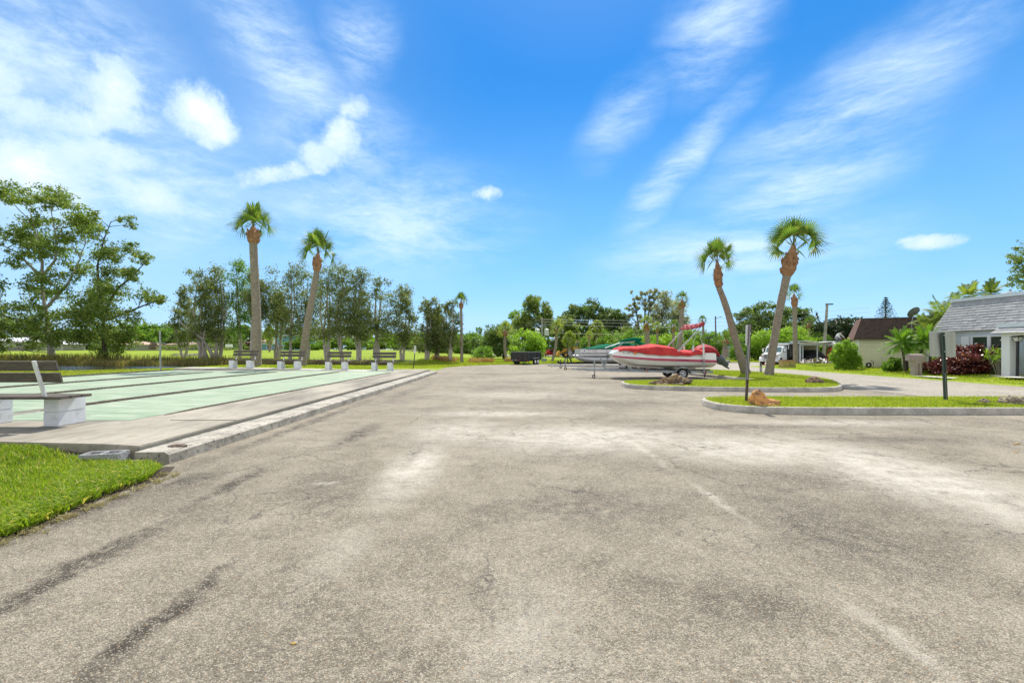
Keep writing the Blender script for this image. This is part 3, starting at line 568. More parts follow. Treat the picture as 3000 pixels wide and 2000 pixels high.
# ---- row of paperbarks
ORD = ['first','second','third','fourth','fifth','sixth','seventh','eighth','ninth','tenth','eleventh','twelfth','thirteenth','fourteenth','fifteenth','sixteenth','seventeenth','eighteenth']
mel = [(540,1055,836,85,47),(592,1057,790,80,45),(640,1058,782,72,46.5),(700,1056,764,95,47),(745,1058,800,75,45),(812,1057,850,75,48),(850,1057,772,92,46),(898,1058,788,72,48),(960,1060,782,80,46),(1008,1059,776,84,45),(1052,1060,785,50,45),(1108,1059,812,96,46),(1178,1061,836,84,46),(1248,1060,874,66,45.5),(1282,1060,905,52,46),(1318,1061,880,64,45)]
for i, (px, by, ty, wd, Y) in enumerate(mel):
    rr = random.Random(100+i); bx, bz = XZ(px, by, Y); H = (by-ty)*Y/F; Wd = wd*Y/F; bl = []
    lo_ = .52 if i in (4, 5) else .27; nb = 17+int(H)
    ncol = 3; cols = [rr.uniform(-.5, .5)*Wd for _ in range(ncol)]; cols[0] *= .3
    for k in range(nb):
        t = k/(nb-1); z = H*(lo_+(.95-lo_)*t); half = Wd*.5*(.80+.35*math.sin(t*2.6))*(1.05-.45*t*t); cx = cols[k%ncol]*(.9-.2*t)+rr.uniform(-.55,.55)*half
        r_ = H*.088*rr.uniform(.75,1.4)*(1.1-.3*t); bl.append((cx, rr.uniform(-.7,.7), z, r_*1.15, r_, r_*rr.uniform(.8,1.2)))
    bl.append((cols[0]*.4, 0, H*.955, H*.045, H*.045, H*.06))
    ns = 2+(i%3); st = []
    for q_ in range(ns):
        a = rr.uniform(-.45,.45)*Wd*.35; e = rr.uniform(-.4,.4)*Wd; st.append([(a*.3, rr.uniform(-.2,.2), -.2), (a, 0, H*.14), (a+e*.25+rr.uniform(-.15,.15), 0, H*.3), (a+e*.6, rr.uniform(-.3,.3), H*.55), (e*.5, 0, H*.82)])
    nm = 'second' 
    tree('paperbark_tree', f'{ORD[i]} grey-green paperbark from the left in the row behind the pond', 'tree', (bx, Y, bz), bl, 8000, .19, LMEL if i not in (3, 6) else LMID if i == 3 else LMEL, PBARK, st, .12, 200+i, 'paperbark trees behind the pond', sub=11, subr=.30, twigs=1, shell=.4)
tree('fallen_limb_tree', 'leaning split trunk with a bare pale branch among the leftmost paperbarks', 'tree', (XZ(628,1060,44.6)[0], 44.6, .36), [(-1.0,0,3.2,.5,.5,.4),(-1.9,0,2.3,.5,.5,.4),(.1,0,2.4,.6,.5,.6)], 1500, .18, LMEL, BARKP,
     [[(0,0,-.1),(-.5,0,1.1),(-1.2,0,2.1),(-2.6,0,3.1),(-3.6,0,3.9)], [(0,0,-.1),(.25,0,1.4),(.1,0,3.2)], [(-.7,0,-.1),(-1.15,0,1.6),(-.9,0,3)]], .15, 333, twigs=1)
# ---- sabal palms
def fan_crown(r, L, nf, emin, emax, seg, wd, lp, droop=.25, nseg=22):
    V = []; Q = []; P = []; PQ = []
    def quad(a, b_, c_, d_, V, Q): n0 = len(V); V += [a, b_, c_, d_]; Q.append((n0, n0+1, n0+2, n0+3))
    for i in range(nf):
        a = i*2.39996+r.uniform(-.3,.3); e = math.radians(emax+(emin-emax)*((i+.5)/nf)**1.25+r.uniform(-8,8))
        d = np.array([math.cos(a)*math.cos(e), math.sin(a)*math.cos(e), math.sin(e)]); side = np.array([-math.sin(a), math.cos(a), 0.0]); lpp = lp*r.uniform(.8,1.2)
        hub = d*lpp+np.array([0,0,-.06*lpp*math.cos(e)]); w_ = .018*L
        quad(-side*w_, side*w_, hub+side*w_*.6, hub-side*w_*.6, P, PQ)
        up_ = np.cross(side, d); d2 = d*math.cos(.1)-up_*math.sin(.1); S = L*r.uniform(.85,1.1)
        tw = r.choice([-1, 1])*r.uniform(.5,1.25); side2 = side*math.cos(tw)+up_*math.sin(tw)
        for k in range(nseg):
            th = math.radians(-100+200*k/(nseg-1)); ll = S*seg*(1-.18*abs(th)/2)*r.uniform(.9,1.08)
            v = d2*math.cos(th)+side2*math.sin(th); v = v/np.linalg.norm(v); fold = .10*((k%2)*2-1)
            v1 = hub+v*ll*.55+np.array([0,0,-.02*ll]); v2 = hub+v*ll*.93+np.array([0,0,-droop*ll*(.35+.65*max(0, math.cos(e)))]); 
            sn = np.cross(v, up_+side*fold); sn /= np.linalg.norm(sn)+1e-9; w1 = wd*.5
            quad(hub-sn*w1*.35, hub+sn*w1*.35, v1+sn*w1, v1-sn*w1, V, Q); quad(v1-sn*w1, v1+sn*w1, v2+sn*w1*.12, v2-sn*w1*.12, V, Q)
    return V, Q, P, PQ
def palm(label, pts, Y, rad, boot, crown_px, seed, nf=20, emin=-18, emax=88, fm=None, nseg=22, group=None, zb=None, bootm=None, droop=.25, cat='palm tree', lean_y=0.0, fat=1.0):
    """pts: trunk axis in photo px from the base up; rad: px radii; boot: (start index, bulge px radius)"""
    s_ = Y/F; pr = []
    X0, Z0 = XZ(pts[0][0], pts[0][1], Y); Z0 = Z0 if zb is None else zb
    t = thing('sabal_palm', label, cat, (X0, Y, Z0), 0, group)
    bi = boot[0]; A = []; 
    for px, py in pts: x, z = XZ(px, py, Y); A.append(Vector((x-X0, 0, z-Z0)))
    A[0].z = -.15
    # trunk with rings
    tr = MB(); P_ = []; Rr = []
    for i in range(bi):
        a, b_ = A[i], A[i+1]; nn_ = max(2, int((b_-a).length/.35))
        for j in range(nn_):
            u = j/nn_; P_.append(a.lerp(b_, u)); Rr.append((rad[i]*(1-u)+rad[i+1]*u)*s_*(1+.035*math.sin(len(P_)*1.9)))
    P_.append(A[bi]); Rr.append(rad[bi]*s_)
    # smooth the axis
    for _ in range(3): P_ = [P_[0]]+[(P_[k-1]+P_[k]*2+P_[k+1])/4 for k in range(1, len(P_)-1)]+[P_[-1]]
    tr.tube(P_, Rr, 14, cap=False); tr.build('trunk', TRUNKP, t, smooth=True)
    # boots
    bt = MB(); a, b_ = P_[-1], A[-1]; br = boot[1]*s_; prof = [(0, Rr[-1]*1.05), (.15, br*.92), (.4, br), (.62, br*.95), (.78, br*.62), (1.0, br*.34)]
    rr = random.Random(seed); bt.tube([a.lerp(b_, u) for u, _ in prof], [q_ for _, q_ in prof], 14)
    for k in range(int(46*fat)):
        u = rr.uniform(.05,.72); ang = rr.uniform(0, 6.283); rb = float(np.interp(u, [p_[0] for p_ in prof], [p_[1] for p_ in prof]))
        c_ = a.lerp(b_, u); o_ = Vector((math.cos(ang), math.sin(ang), 0)); bt.tube([c_+o_*rb*.85, c_+o_*rb*1.1+Vector((0,0,br*.3)), c_+o_*rb*1.16+Vector((0,0,br*.55))], [br*.17, br*.15, br*.05], 5)
    bt.build('boot', bootm or BOOT, t, smooth=False)
    cw, top, bot = crown_px; L = cw*s_*.5
    r = np.random.default_rng(seed); V, Q, Pv, PQ = fan_crown(r, L, nf, emin, emax, .62, L*.042, L*.50, droop*.7, nseg)
    cpos = A[-1]
    c_ = link('crown', npmesh('crown', np.array(V), np.array(Q)), fm or FROND, t); c_.location = cpos
    p_ = link('leaf_stalk', npmesh('leaf_stalk', np.array(Pv), np.array(PQ)), pm('leaf_stalk', (.16,.20,.06), .6), t); p_.location = cpos; return t
palm('tall straight sabal palm behind the leftmost far bench', [(750,1072),(753,1040),(753,959),(749,863),(745.5,791),(742,714),(742,664)], 30, [15,12.5,12,11.5,11,10.5], (5,16.5), (138,572,662), 31, 21, -10)
palm('sabal palm leaning right behind the second far bench', [(884,1070),(888,1030),(896,978),(906,913),(919,856),(928,795),(932,742)], 31, [13,10.5,10,9.5,8.5,7.5], (5,11.5), (148,674,748), 22, 17, -12)
palm('lone slim straight palm at the far left edge of the lot', [(1353,1061),(1352,1000),(1352,940),(1351,905),(1351,882)], 45, [5,4,3.6,3.4], (3,6), (56,852,885), 23, 22, -5, group=None, nseg=16)
palm('palm with a curved leaning trunk on the island, nearest the boat', [(2189,1096),(2160,1017),(2141,943),(2122,880),(2106,842),(2098,797),(2101,768)], 24, [14,10,9.5,8.5,8,8.5], (4,11.5), (148,691,772), 27, 18, -10, 88, zb=.135)
palm('thickest tall palm leaning right on the island near the road', [(2251,1101),(2259,1049),(2271,982),(2282,916),(2295,852),(2305,809),(2325,721)], 22.4, [13.5,11,10.5,10.5,10.5,11], (5,19), (182,632,735), 29, 19, -16, 88, zb=.135, nseg=26)
palm('mid-sized palm rising beside the tan screen room', [(2331,1067),(2330,1010),(2329,950),(2328,900),(2326,862)], 38, [6.5,6.2,6,5.6], (3,8), (72,824,862), 26, 14, -25, nseg=16)
bgp = [('dark little palm right of the leaning tall one, before the stake truck', [(2371,1015),(2371,985),(2371,965),(2371,945)], 58, 5, 7, 40),
 ('tall thin palm with a small crown just above the folded boat top', [(2062,1018),(2061,980),(2060,955),(2058,938)], 70, 3, 4, 34),
 ('stout palm with an orange boot left of the red boat cover', [(1897,1020),(1896,990),(1895,970),(1895,946)], 60, 7.5, 9, 54),
 ('small slim palm between the stout palm and the tallest one', [(1926,1018),(1926,995),(1926,975),(1925,957)], 64, 3, 4, 34),
 ('small palm just left of the tallest background palm', [(1973,1018),(1973,995),(1973,972),(1974,953)], 62, 4, 5, 42),
 ('tallest background palm rising behind the folded boat top', [(1990,1022),(1994,985),(1997,930),(1997,905),(1999,878)], 56, 6.5, 9, 58),
 ('leaning palm behind the black dump trailer', [(1487,1062),(1479,1030),(1478,1005),(1480,985),(1481,966)], 50, 4, 7, 62),
 ('leaning palm between the red pickup and the yellow tractor', [(1616,1060),(1626,1030),(1630,1005),(1630,978),(1631,962)], 50, 4, 4.5, 58),
 ('shortest young palm in front of the dark tree mass', [(1726,1030),(1726,1012),(1726,995),(1726,984)], 66, 3, 4, 36),
 ('squat palm with a cross-hatched trunk beside the street sign', [(2122,1045),(2125,1025),(2127,1010),(2127,995)], 50, 8, 9, 62)]
for i, (lb, pts, Y, r_, b_, cw) in enumerate(bgp):
    palm(lb, pts, Y, [r_]*(len(pts)), (len(pts)-2, b_), (cw, 0, 0), 40+i, 24, -40, 88, fm=FRONDY if i in (2,3,6,7,8) else FROND, nseg=13, fat=.5, group='palms along the far side of the lot')
# drooping unpruned cabbage palms
def cabbage(label, px, py, Y, r_px, gz, seed):
    X, Z = XZ(px, py, Y); g = Tz(X, Y); t = thing('cabbage_palm', label, 'palm tree', (X, Y, g), 0, 'unpruned cabbage palms'); L = r_px*Y/F
    MB().tube([(0,0,-.2),(0,0,Z-g)], [.2,.2], 8).build('trunk', TRUNKP, t)
    r = np.random.default_rng(seed); V, Q, Pv, PQ = fan_crown(r, L*1.05, 46, -60, 88, .6, L*.09, L*.5, .35, 13)
    o = link('crown', npmesh('crown', np.array(V+Pv), np.array(Q+[tuple(i+len(V) for i in q_) for q_ in PQ])), FRONDY, t); o.location = (0,0,Z-g)
cabbage('drooping yellow-green cabbage palm behind the yellow tractor', 1668, 992, 72, 24, 0, 61)
cabbage('large drooping cabbage palm before the dark tree mass', 1748, 962, 78, 27, 0, 62)
cabbage('pale drooping cabbage palm left of the blue house', 790, 975, 85, 22, 0, 63)
cabbage('small rounded cabbage palm at the corner of the blue house', 790, 998, 90, 13, 0, 64)
# ---- background trees and thickets: (label, px, base py, top py, width px, depth, leaf material, kind)
def bgtree(label, px, by, ty, wd, Y, lm, kind, seed, nl=5200, ls=.42, group='trees beyond the lot', name=None, trunk=BARKD):
    rr = random.Random(seed); X, _ = XZ(px, by, Y); g = Tz(X, Y); ztop = XZ(px, ty, Y)[1]; H = ztop-g; Wd = wd*Y/F; bl = []
    if kind == 'bush':
        for k in range(26):
            t = rr.random(); a = rr.uniform(-1,1); h_ = H*(.14+.72*t)*(1-.30*a*a); bl.append((a*Wd*.46, rr.uniform(-1.5,1.5), h_, Wd*.13+.25, 1.2, H*.16))
        st = [[(0,0,-.2),(.1,0,H*.2),(0,0,H*.4)]]; sh = .6
    elif kind == 'dome':
        for k in range(55):
            a = rr.uniform(-1,1); t = rr.random(); h_ = H*(.26+.68*t**.55*math.sqrt(max(.05, 1-a*a*.85))); bl.append((a*Wd*.44, rr.uniform(-2.5,2.5), h_, Wd*.085+.2, 1.6, H*.075))
        st = [[(0,0,-.2),(.1,0,H*.2),(0,0,H*.45)], [(.4,0,-.2),(Wd*.12,0,H*.5)], [(-.3,0,-.2),(-Wd*.14,0,H*.5)]]; sh = .6
    else:   # airy
        for k in range(100):
            t = rr.random(); a = rr.uniform(-1,1); h_ = H*(.22+.72*t); half = Wd*.5*(.75+.3*math.sin(t*3.1)); bl.append((a*half*.9, rr.uniform(-1.5,1.5), h_, Wd*.055, Wd*.07, Wd*.045))
        st = [[(0,0,-.2),(.1,0,H*.3),(Wd*.05,0,H*.7)], [(.1,0,-.2),(Wd*.15,0,H*.65)], [(-.1,0,-.2),(-Wd*.18,0,H*.6)]]; sh = .4
    return tree(name or {'bush':'thicket','dome':'shade_tree','airy':'open_tree'}[kind], label, 'tree' if kind != 'bush' else 'bush', (X, Y, g), bl, nl, ls, lm, trunk, st, .05*H*.5, seed, group, sub=12, subr=.32 if kind != 'airy' else .46, twigs=1, shell=sh)
BT = [('tall airy tree directly above the dump trailer', 1565, 1040, 858, 120, 92, LEUC, 'dome', 12000, .45),
 ('lower half of foliage left of the transformer pole', 1520, 1040, 905, 90, 96, LMID, 'dome', 6000, .5),
 ('broad dark tree mass behind the yellow tractor', 1722, 1040, 875, 170, 100, LDARK, 'dome', 13000, .55),
 ('dark rounded tree at the right shoulder of the dark mass', 1800, 1040, 905, 90, 98, LDARK, 'dome', 7000, .5),
 ('yellowish tree between the transformer pole and the dark mass', 1655, 1040, 918, 80, 90, LEUC, 'dome', 6000, .45),
 ('sparse grey tree with hanging moss behind the boats', 1885, 1040, 838, 110, 95, LGREY, 'airy', 7500, .42),
 ('second grey mossy tree, nearer the tallest background palm', 1955, 1040, 850, 110, 97, LGREY, 'dome', 8000, .42),
 ('dome-shaped tree with dark clustered leaves behind the two island palms', 2235, 1040, 876, 150, 72, LDARK, 'dome', 11000, .42),
 ('dark tree right of the dome, behind the screen room palm', 2325, 1040, 900, 100, 74, LDARK, 'dome', 7500, .42),
 ('small olive tree behind the carport roof', 2385, 1030, 948, 70, 66, LEUC, 'dome', 5000, .35),
 ('lone bushy treetop on the horizon left of centre', 1403, 1030, 955, 24, 140, LMID, 'airy', 900, .6),
 ('rounded shrub tree left of the hedge wall', 1365, 1040, 968, 50, 84, LMID, 'bush', 4200, .34),
 ('mid green thicket behind the straight palm', 1310, 1038, 985, 80, 86, LMID, 'bush', 4500, .34),
 ('dark thicket in the middle of the hedge wall', 1430, 1040, 968, 95, 80, LDARK, 'bush', 6500, .34),
 ('large dark bush behind the leaning palm and dump trailer', 1475, 1042, 940, 110, 66, LDARK, 'bush', 8500, .32),
 ('bright yellow-green willowy bush above the dump trailer', 1545, 1045, 948, 90, 62, LBRI, 'bush', 7500, .30),
 ('low bright shrub at the foot of the hedge wall', 1415, 1040, 1008, 50, 62, LMID, 'bush', 2600, .26),
 ('green thicket behind the red pickup', 1640, 1042, 990, 90, 90, LDARK, 'bush', 4500, .36),
 ('bright thicket under the dark tree mass', 1715, 1040, 985, 60, 76, LMID, 'bush', 3600, .32),
 ('low green thicket left of the transformer pole base', 1590, 1042, 985, 90, 88, LMID, 'bush', 5200, .36),
 ('dark thicket under the drooping cabbage palm by the tractor', 1680, 1042, 968, 90, 96, LDARK, 'bush', 6500, .4),
 ('dark thicket under the large cabbage palm', 1765, 1042, 960, 110, 94, LDARK, 'bush', 7500, .4),
 ('olive thicket closing the gap behind the green boat cover', 1835, 1042, 950, 90, 90, LEUC, 'bush', 6500, .4),
 ('dark thicket under the grey mossy trees', 1920, 1042, 945, 120, 88, LDARK, 'bush', 7500, .4),
 ('dark thicket under the second mossy tree', 2010, 1042, 955, 110, 88, LDARK, 'bush', 6500, .4),
 ('shaded thicket at the far left end of the hedge wall', 1265, 1040, 990, 90, 92, LDARK, 'bush', 5500, .38),
 ('bright thicket between the paperbarks and the straight palm', 1335, 1040, 975, 70, 90, LBRI, 'bush', 4500, .36),
 ('mid green thicket right of the straight palm', 1392, 1040, 970, 70, 88, LMID, 'bush', 5000, .36),
 ('feathery mid green tree before the dark mass', 1790, 1040, 958, 80, 74, LMID, 'bush', 5200, .3),
 ('olive thicket left of the stout palm', 1845, 1040, 965, 80, 72, LMID, 'bush', 5200, .3),
 ('bright thicket behind the red boat cover', 1905, 1040, 978, 110, 68, LBRI, 'bush', 5600, .28),
 ('bright thicket behind the bimini poles', 1975, 1040, 968, 110, 70, LBRI, 'bush', 6200, .28),
 ('olive tree under the little boat-top palm', 2040, 1040, 950, 100, 72, LMID, 'bush', 6200, .3),
 ('green mound behind the hatched palm', 2115, 1042, 960, 90, 66, LMID, 'bush', 6200, .28),
 ('thick bright hedge left of the stake truck', 2185, 1050, 972, 110, 56, LMID, 'bush', 8500, .24),
 ('tall bright thicket behind the stake truck', 2250, 1050, 940, 100, 54, LBRI, 'bush', 8500, .22),
 ('bright thicket between the two right palms', 2320, 1050, 950, 90, 53, LBRI, 'bush', 7500, .22),
 ('dark thicket behind the carport', 2385, 1045, 975, 90, 56, LMID, 'bush', 5200, .25),
 ('weeping tree with drooping strands behind the roofer', 2455, 1030, 925, 90, 55, LPINE, 'dome', 7500, .34),
 ('hazy dark tree left of the weeping tree', 2425, 1030, 965, 60, 64, LDARK, 'bush', 3600, .3),
 ('dark thicket behind the yellow house, right of the weeping tree', 2500, 1030, 975, 60, 60, LDARK, 'bush', 3600, .3)]
for i, (lb, px, by, ty, wd, Y, lm, kd, nl, ls) in enumerate(BT): bgtree(lb, px, by, ty, wd, Y, lm, kd, 500+i, nl, ls)
# far left tree line beyond the field
FT = [(-60,930,130,LDARK),(20,925,110,LDARK),(95,960,90,LPINE),(170,965,100,LDARK),(240,975,90,LDARK),(330,965,90,LMID),(405,950,80,LMID),(450,945,100,LMID),(505,945,70,LDARK),(560,950,110,LDARK),(640,955,120,LDARK),(720,950,100,LDARK),(900,985,90,LMID),(985,990,110,LMID),(1075,985,110,LMID),(1160,975,110,LBRI),(1240,985,100,LMID),(1120,1000,60,LBRI)]
for i, (px, ty, wd, lm) in enumerate(FT):
    bgtree(f'{ORD[i]} tree from the left in the line beyond the open field', px, 1022, ty, wd*1.15, 125+(i%3)*12, lm, 'dome' if i%2 else 'bush', 700+i, 4200, .75, 'far tree line beyond the field')
# the far wood closing the horizon
r = np.random.default_rng(5); nW = 26000; xs = r.uniform(-420, 420, nW); ys = 215+r.uniform(-12, 12, nW)+.0*xs
hs = 9+3.0*np.sin(xs*.06)+2.0*np.sin(xs*.17+1)+1.2*np.sin(xs*.41); zc = r.random(nW)**.8*hs
cc = np.stack([xs, ys, zc+.6], -1); V, Q = leaves(cc, nW, 2.3, .6, r, .5)
tag(link('far_wood', npmesh('far_wood', V, Q), LDARK), 'low dark wood closing the horizon behind everything', 'woods', kind='stuff')
# ---- right side plants
def bush(name, label, cat, px, py, Y, wpx, hpx, lm, nl, ls, seed, asp=.42, group=None, zb=None, depth=None, droop=False, sub=12):
    X, _ = XZ(px, py, Y); g = Tz(X, Y) if zb is None else zb; Wd = wpx*Y/F; H = hpx*Y/F; rr = random.Random(seed); D = depth or Wd*.4; bl = []
    for k in range(20):
        a = rr.uniform(-1,1); t = rr.random(); hh = H*(.16+.66*t)*(1-.22*a*a); bl.append((a*Wd*.38, rr.uniform(-1,1)*D*.6, hh, Wd*.16, D*.4, H*.17))
    bl.append((0, 0, H*.88, Wd*.12, D*.3, H*.12)); bl.append((0,0,H*.4,Wd*.42,D*.5,H*.36)); [bl.append((q_*Wd*.36, -D*.2, H*.13, Wd*.16, D*.4, H*.12)) for q_ in (-1,-.5,0,.5,1)]
    return tree(name, label, cat, (X, Y, g), bl, nl, ls, lm, BARKD, [[(0,0,-.1),(0,0,H*.3),(.05,0,H*.5)]], .05, seed, group, asp, sub, .3, 0, .35, droop, .6)
bush('privet_bush', 'tall rounded bright green bush beside the roofers and yellow house', 'bush', 2479, 1073, 29.5, 76, 92, LBRI, 17000, .12, 801, sub=20)
bush('fern_shrub', 'low dark fern-like shrub under the date palms', 'shrub', 2614, 1075, 26.5, 66, 42, LMID, 3600, .17, 802, .2, droop=True)
bush('small_shrub', 'small pale flowering shrub between mailbox and red hedge', 'shrub', 2700, 1085, 24.4, 34, 20, LBRI, 1500, .08, 803)
bush('croton_hedge', 'large dark red croton hedge under the grey house window', 'hedge', 2856, 1098, 22.7, 178, 86, LCROT, 19000, .13, 804, .45, depth=1.1, sub=26)
bush('croton_bush', 'lower red croton bush left of the big red hedge', 'bush', 2762, 1090, 23.4, 84, 56, LCROT, 7000, .12, 805, .42, depth=.8)
bush('small_plant', 'small green plant at the right end of the croton hedge', 'plant', 2925, 1100, 21.7, 40, 20, LDARK, 1000, .09, 806)
tree('overhanging_tree', 'leafy tree top cut by the right edge of the photo', 'tree', (35.4, 30, .2), [(-1.3,0,7.3,.8,1,.7),(-1.5,0,6.4,.75,1,.6),(-1.2,0,5.7,.8,1,.5),(-.3,0,8.0,1.2,1.2,.7),(.6,0,6.6,1.7,1.5,1.3),(.8,0,5.3,1.6,1.5,.9),(-1.9,0,7.0,.35,.5,.4),(-1.9,0,5.9,.3,.5,.3)], 9000, .16, LEUC, BARKD, [[(0,0,0),(0,0,3),(0,0,6)]], .18, 810, shell=.4)
# norfolk pine
X, Z = XZ(2595, 930, 60); pt = thing('norfolk_pine', 'small tiered conifer rising behind the brown roof', 'tree', (X, 60, 0)); zt = XZ(2595, 870, 60)[1]
MB().tube([(0,0,0),(0,0,zt)], [.22,.03], 8).build('trunk', BARKD, pt)
cen = []; r = np.random.default_rng(8)
for k in range(17):
    z = zt-.15-k*.28; L = .15+k*.115
    for j in range(7):
        a = j*.9+k*.5
        for q_ in range(24): t = q_/23; cen.append((math.cos(a)*L*t, math.sin(a)*L*t, z+.18*t*L))
cen = np.array(cen)+r.normal(size=(len(cen),3))*.035; V, Q = leaves(cen, len(cen), .2, .3, r, .2); link('crown', npmesh('crown', V, Q), LPINE, pt)
# feather palms
def feather(name, label, X, Y, Z, Ht, L, nf, seed, m, cat='palm tree', lean=(0,0), tr=.07, emin=-25, group=None, trunkm=None, nl=34, wdl=.022, lf=.32):
    t = thing(name, label, cat, (X, Y, Z), 0, group); top = Vector((lean[0], lean[1], Ht)); pts = [Vector((0,0,-.1)), Vector((lean[0]*.2, lean[1]*.2, Ht*.4)), Vector((lean[0]*.6, lean[1]*.6, Ht*.75)), top]
    k = MB(); k.tube(pts, [tr*1.1, tr*.85, tr*1.0, tr*1.9], 10); k.build('trunk', trunkm or BARKD, t, smooth=True); r = np.random.default_rng(seed); V = []; Q = []
    for i in range(nf):
        a = i*2.39996+r.uniform(-.2,.2); e = math.radians(82+(emin-82)*((i+.5)/nf)+r.uniform(-7,7)); d = np.array([math.cos(a)*math.cos(e), math.sin(a)*math.cos(e), math.sin(e)]); side = np.array([-math.sin(a), math.cos(a), 0]); ll = L*r.uniform(.85,1.12)
        prev = np.array(top)
        for j in range(nl):
            u = (j+1)/nl; p = np.array(top)+d*ll*u+np.array([0,0,-.42*ll*u*u*max(.25, math.cos(e))]); tg = p-prev; tg /= np.linalg.norm(tg)+1e-9
            n0 = len(V); V += [prev-side*.008, prev+side*.008, p+side*.006, p-side*.006]; Q.append((n0,n0+1,n0+2,n0+3))
            if j > 3:
                w_ = lf*ll*math.sin(min(1, .25+u)*2.2)*.62
                for s_ in (-1, 1):
                    v = side*s_*.85+tg*.6+np.array([0,0,-.38]); v /= np.linalg.norm(v); e2 = p+v*w_+r.normal(size=3)*.012; nn = np.cross(v, tg); nn /= np.linalg.norm(nn)+1e-9; ww = tg*wdl; mid = (p+e2)/2+np.array([0,0,.03*ll])
                    n0 = len(V); V += [p-ww*.4, p+ww*.4, mid+ww, mid-ww]; Q.append((n0,n0+1,n0+2,n0+3)); n0 = len(V); V += [mid-ww, mid+ww, e2+ww*.1, e2-ww*.1]; Q.append((n0,n0+1,n0+2,n0+3))
            prev = p
    link('crown', npmesh('crown', np.array(V), np.array(Q)), m, t); return t
def fp(label, bpx, bpy, tpx, tpy, Y, L, nf, seed, **kw):
    X, Z = XZ(bpx, bpy, Y); X2, Z2 = XZ(tpx, tpy, Y); zg = Tz(X, Y); return feather('date_palm', label, X, Y, zg, Z2-zg, L, nf, seed, DATE, lean=(X2-X, 0), **kw)
fp('left date palm of the trio in front of the yellow house', 2652, 1072, 2641, 1006, 25.6, 1.02, 30, 71, group='pygmy date palms by the yellow house')
fp('short-stemmed middle date palm of the trio behind the mailbox', 2658, 1072, 2653, 1012, 26.2, .9, 22, 72, group='pygmy date palms by the yellow house')
fp('right date palm of the trio on a long leaning stem', 2685, 1075, 2710, 1003, 25.2, 1.12, 30, 73, group='pygmy date palms by the yellow house')
for lb, px, py, Y, L, sd_ in (('arching feather palm behind the left end of the grey roof', 2772, 938, 27, 1.7, 81), ('palm fronds showing low behind the brown roof', 2728, 975, 27.6, 1.5, 82), ('yellowing palm showing over the grey roof ridge', 2836, 868, 33, 1.3, 83), ('small palm top further right over the grey roof', 2902, 862, 33, 1.2, 84)):
    X, Z = XZ(px, py, Y); feather('feather_palm', lb, X, Y, .2, Z-.2, L, 20, sd_, FRONDY if sd_ in (83,) else LEUC, tr=.12, emin=-35, wdl=.020, lf=.40, nl=44)
# dracaenas
t = thing('dracaena', 'spiky slender-stemmed plant between red hedge and porch pillar', 'plant', (23.1, 21.4, .16)); k = MB(); r = np.random.default_rng(3); cs = []
for i in range(16):
    a = r.uniform(0, 6.28); h_ = r.uniform(.7,1.25); e = Vector((math.cos(a)*.33, math.sin(a)*.45, h_)); k.tube([(math.cos(a)*.08, math.sin(a)*.1, 0), e*.5, e], [.018,.015,.012], 5); 
    for j in range(14): cs.append((e, r.normal(size=3)+np.array([0,0,.8])))
k.build('stem', pm('cane', (.26,.24,.2), .8), t); V = []; Q = []
for e, d in cs:
    d = d/np.linalg.norm(d); e = np.array(e); s_ = np.cross(d, [0,0,1]); s_ /= np.linalg.norm(s_); n0 = len(V); V += [e-s_*.012, e+s_*.012, e+d*.17+s_*.016, e+d*.17-s_*.016, e+d*.34-np.array([0,0,.05])]; Q += [(n0,n0+1,n0+2,n0+3),(n0+3,n0+2,n0+4,n0+4)]
me = bpy.data.meshes.new('leaf'); me.from_pydata([tuple(v) for v in V], [], [q_ if q_[2] != q_[3] else q_[:3] for q_ in Q]); link('leaf', me, LBRI, t)
# ============================================================ BENCHES
def bench(label, loc, rz, L, k, group=None):
    t = thing('park_bench', label, 'bench', loc, rz, group); bx = L/2-.375*k
    for s_ in (-1, 1):
        m_ = MB(); m_.box((s_*bx, 0, .115), (.24, .49, .226)); m_.box((s_*bx+.002, .001, .345), (.238, .486, .228)); m_.build('block_leg', WPAINT, t, bevel=.008)
    for j, y in enumerate((-.19, .0, .19)):
        MB().box((0, y-.20, .482), (L, .18, .042)).build('seat_board', WOOD, t, bevel=.006)
    for s_ in (-1, 1):
        px = s_*(bx-.0)+(.06*s_); MB().bar((px, -.38, .46), (px, -.56, 1.065), .055, .035, up=(0,1,0)).build('back_post', WPAINT, t, bevel=.005)
    for z0, y0 in ((.72, -.425), (.905, -.485)):
        rot = Matrix.Rotation(R(-16.5), 3, 'X'); 
        MB().box((0, y0+.035, z0+.08), (L-.12, .042, .155), rot=Matrix.Rotation(R(16.5), 3, 'X')).build('back_board', WOOD, t, bevel=.006)
    return t
bench('nearest bench seen from behind, cut by the left edge of the photo', (-8.0, 7.575, .2), 0, 2.0, 1)
for i, (px, by, Y, L) in enumerate(((701, 1078.7, 27.0, 1.62), (842, 1081, 26.8, 1.58), (982, 1083, 26.5, 1.55), (1117, 1087, 25.9, 1.5))):
    X, Z = XZ(px, by, Y); Z = wz(X)+.004
    bench(['leftmost far bench, in front of the tall straight palm', 'second far bench from the left, beside the leaning palm', 'third far bench from the left, facing the green courts', 'rightmost far bench, near the small pole sign'][i], (X, Y+.25, Z), R(180), L, .8, 'benches behind the courts')
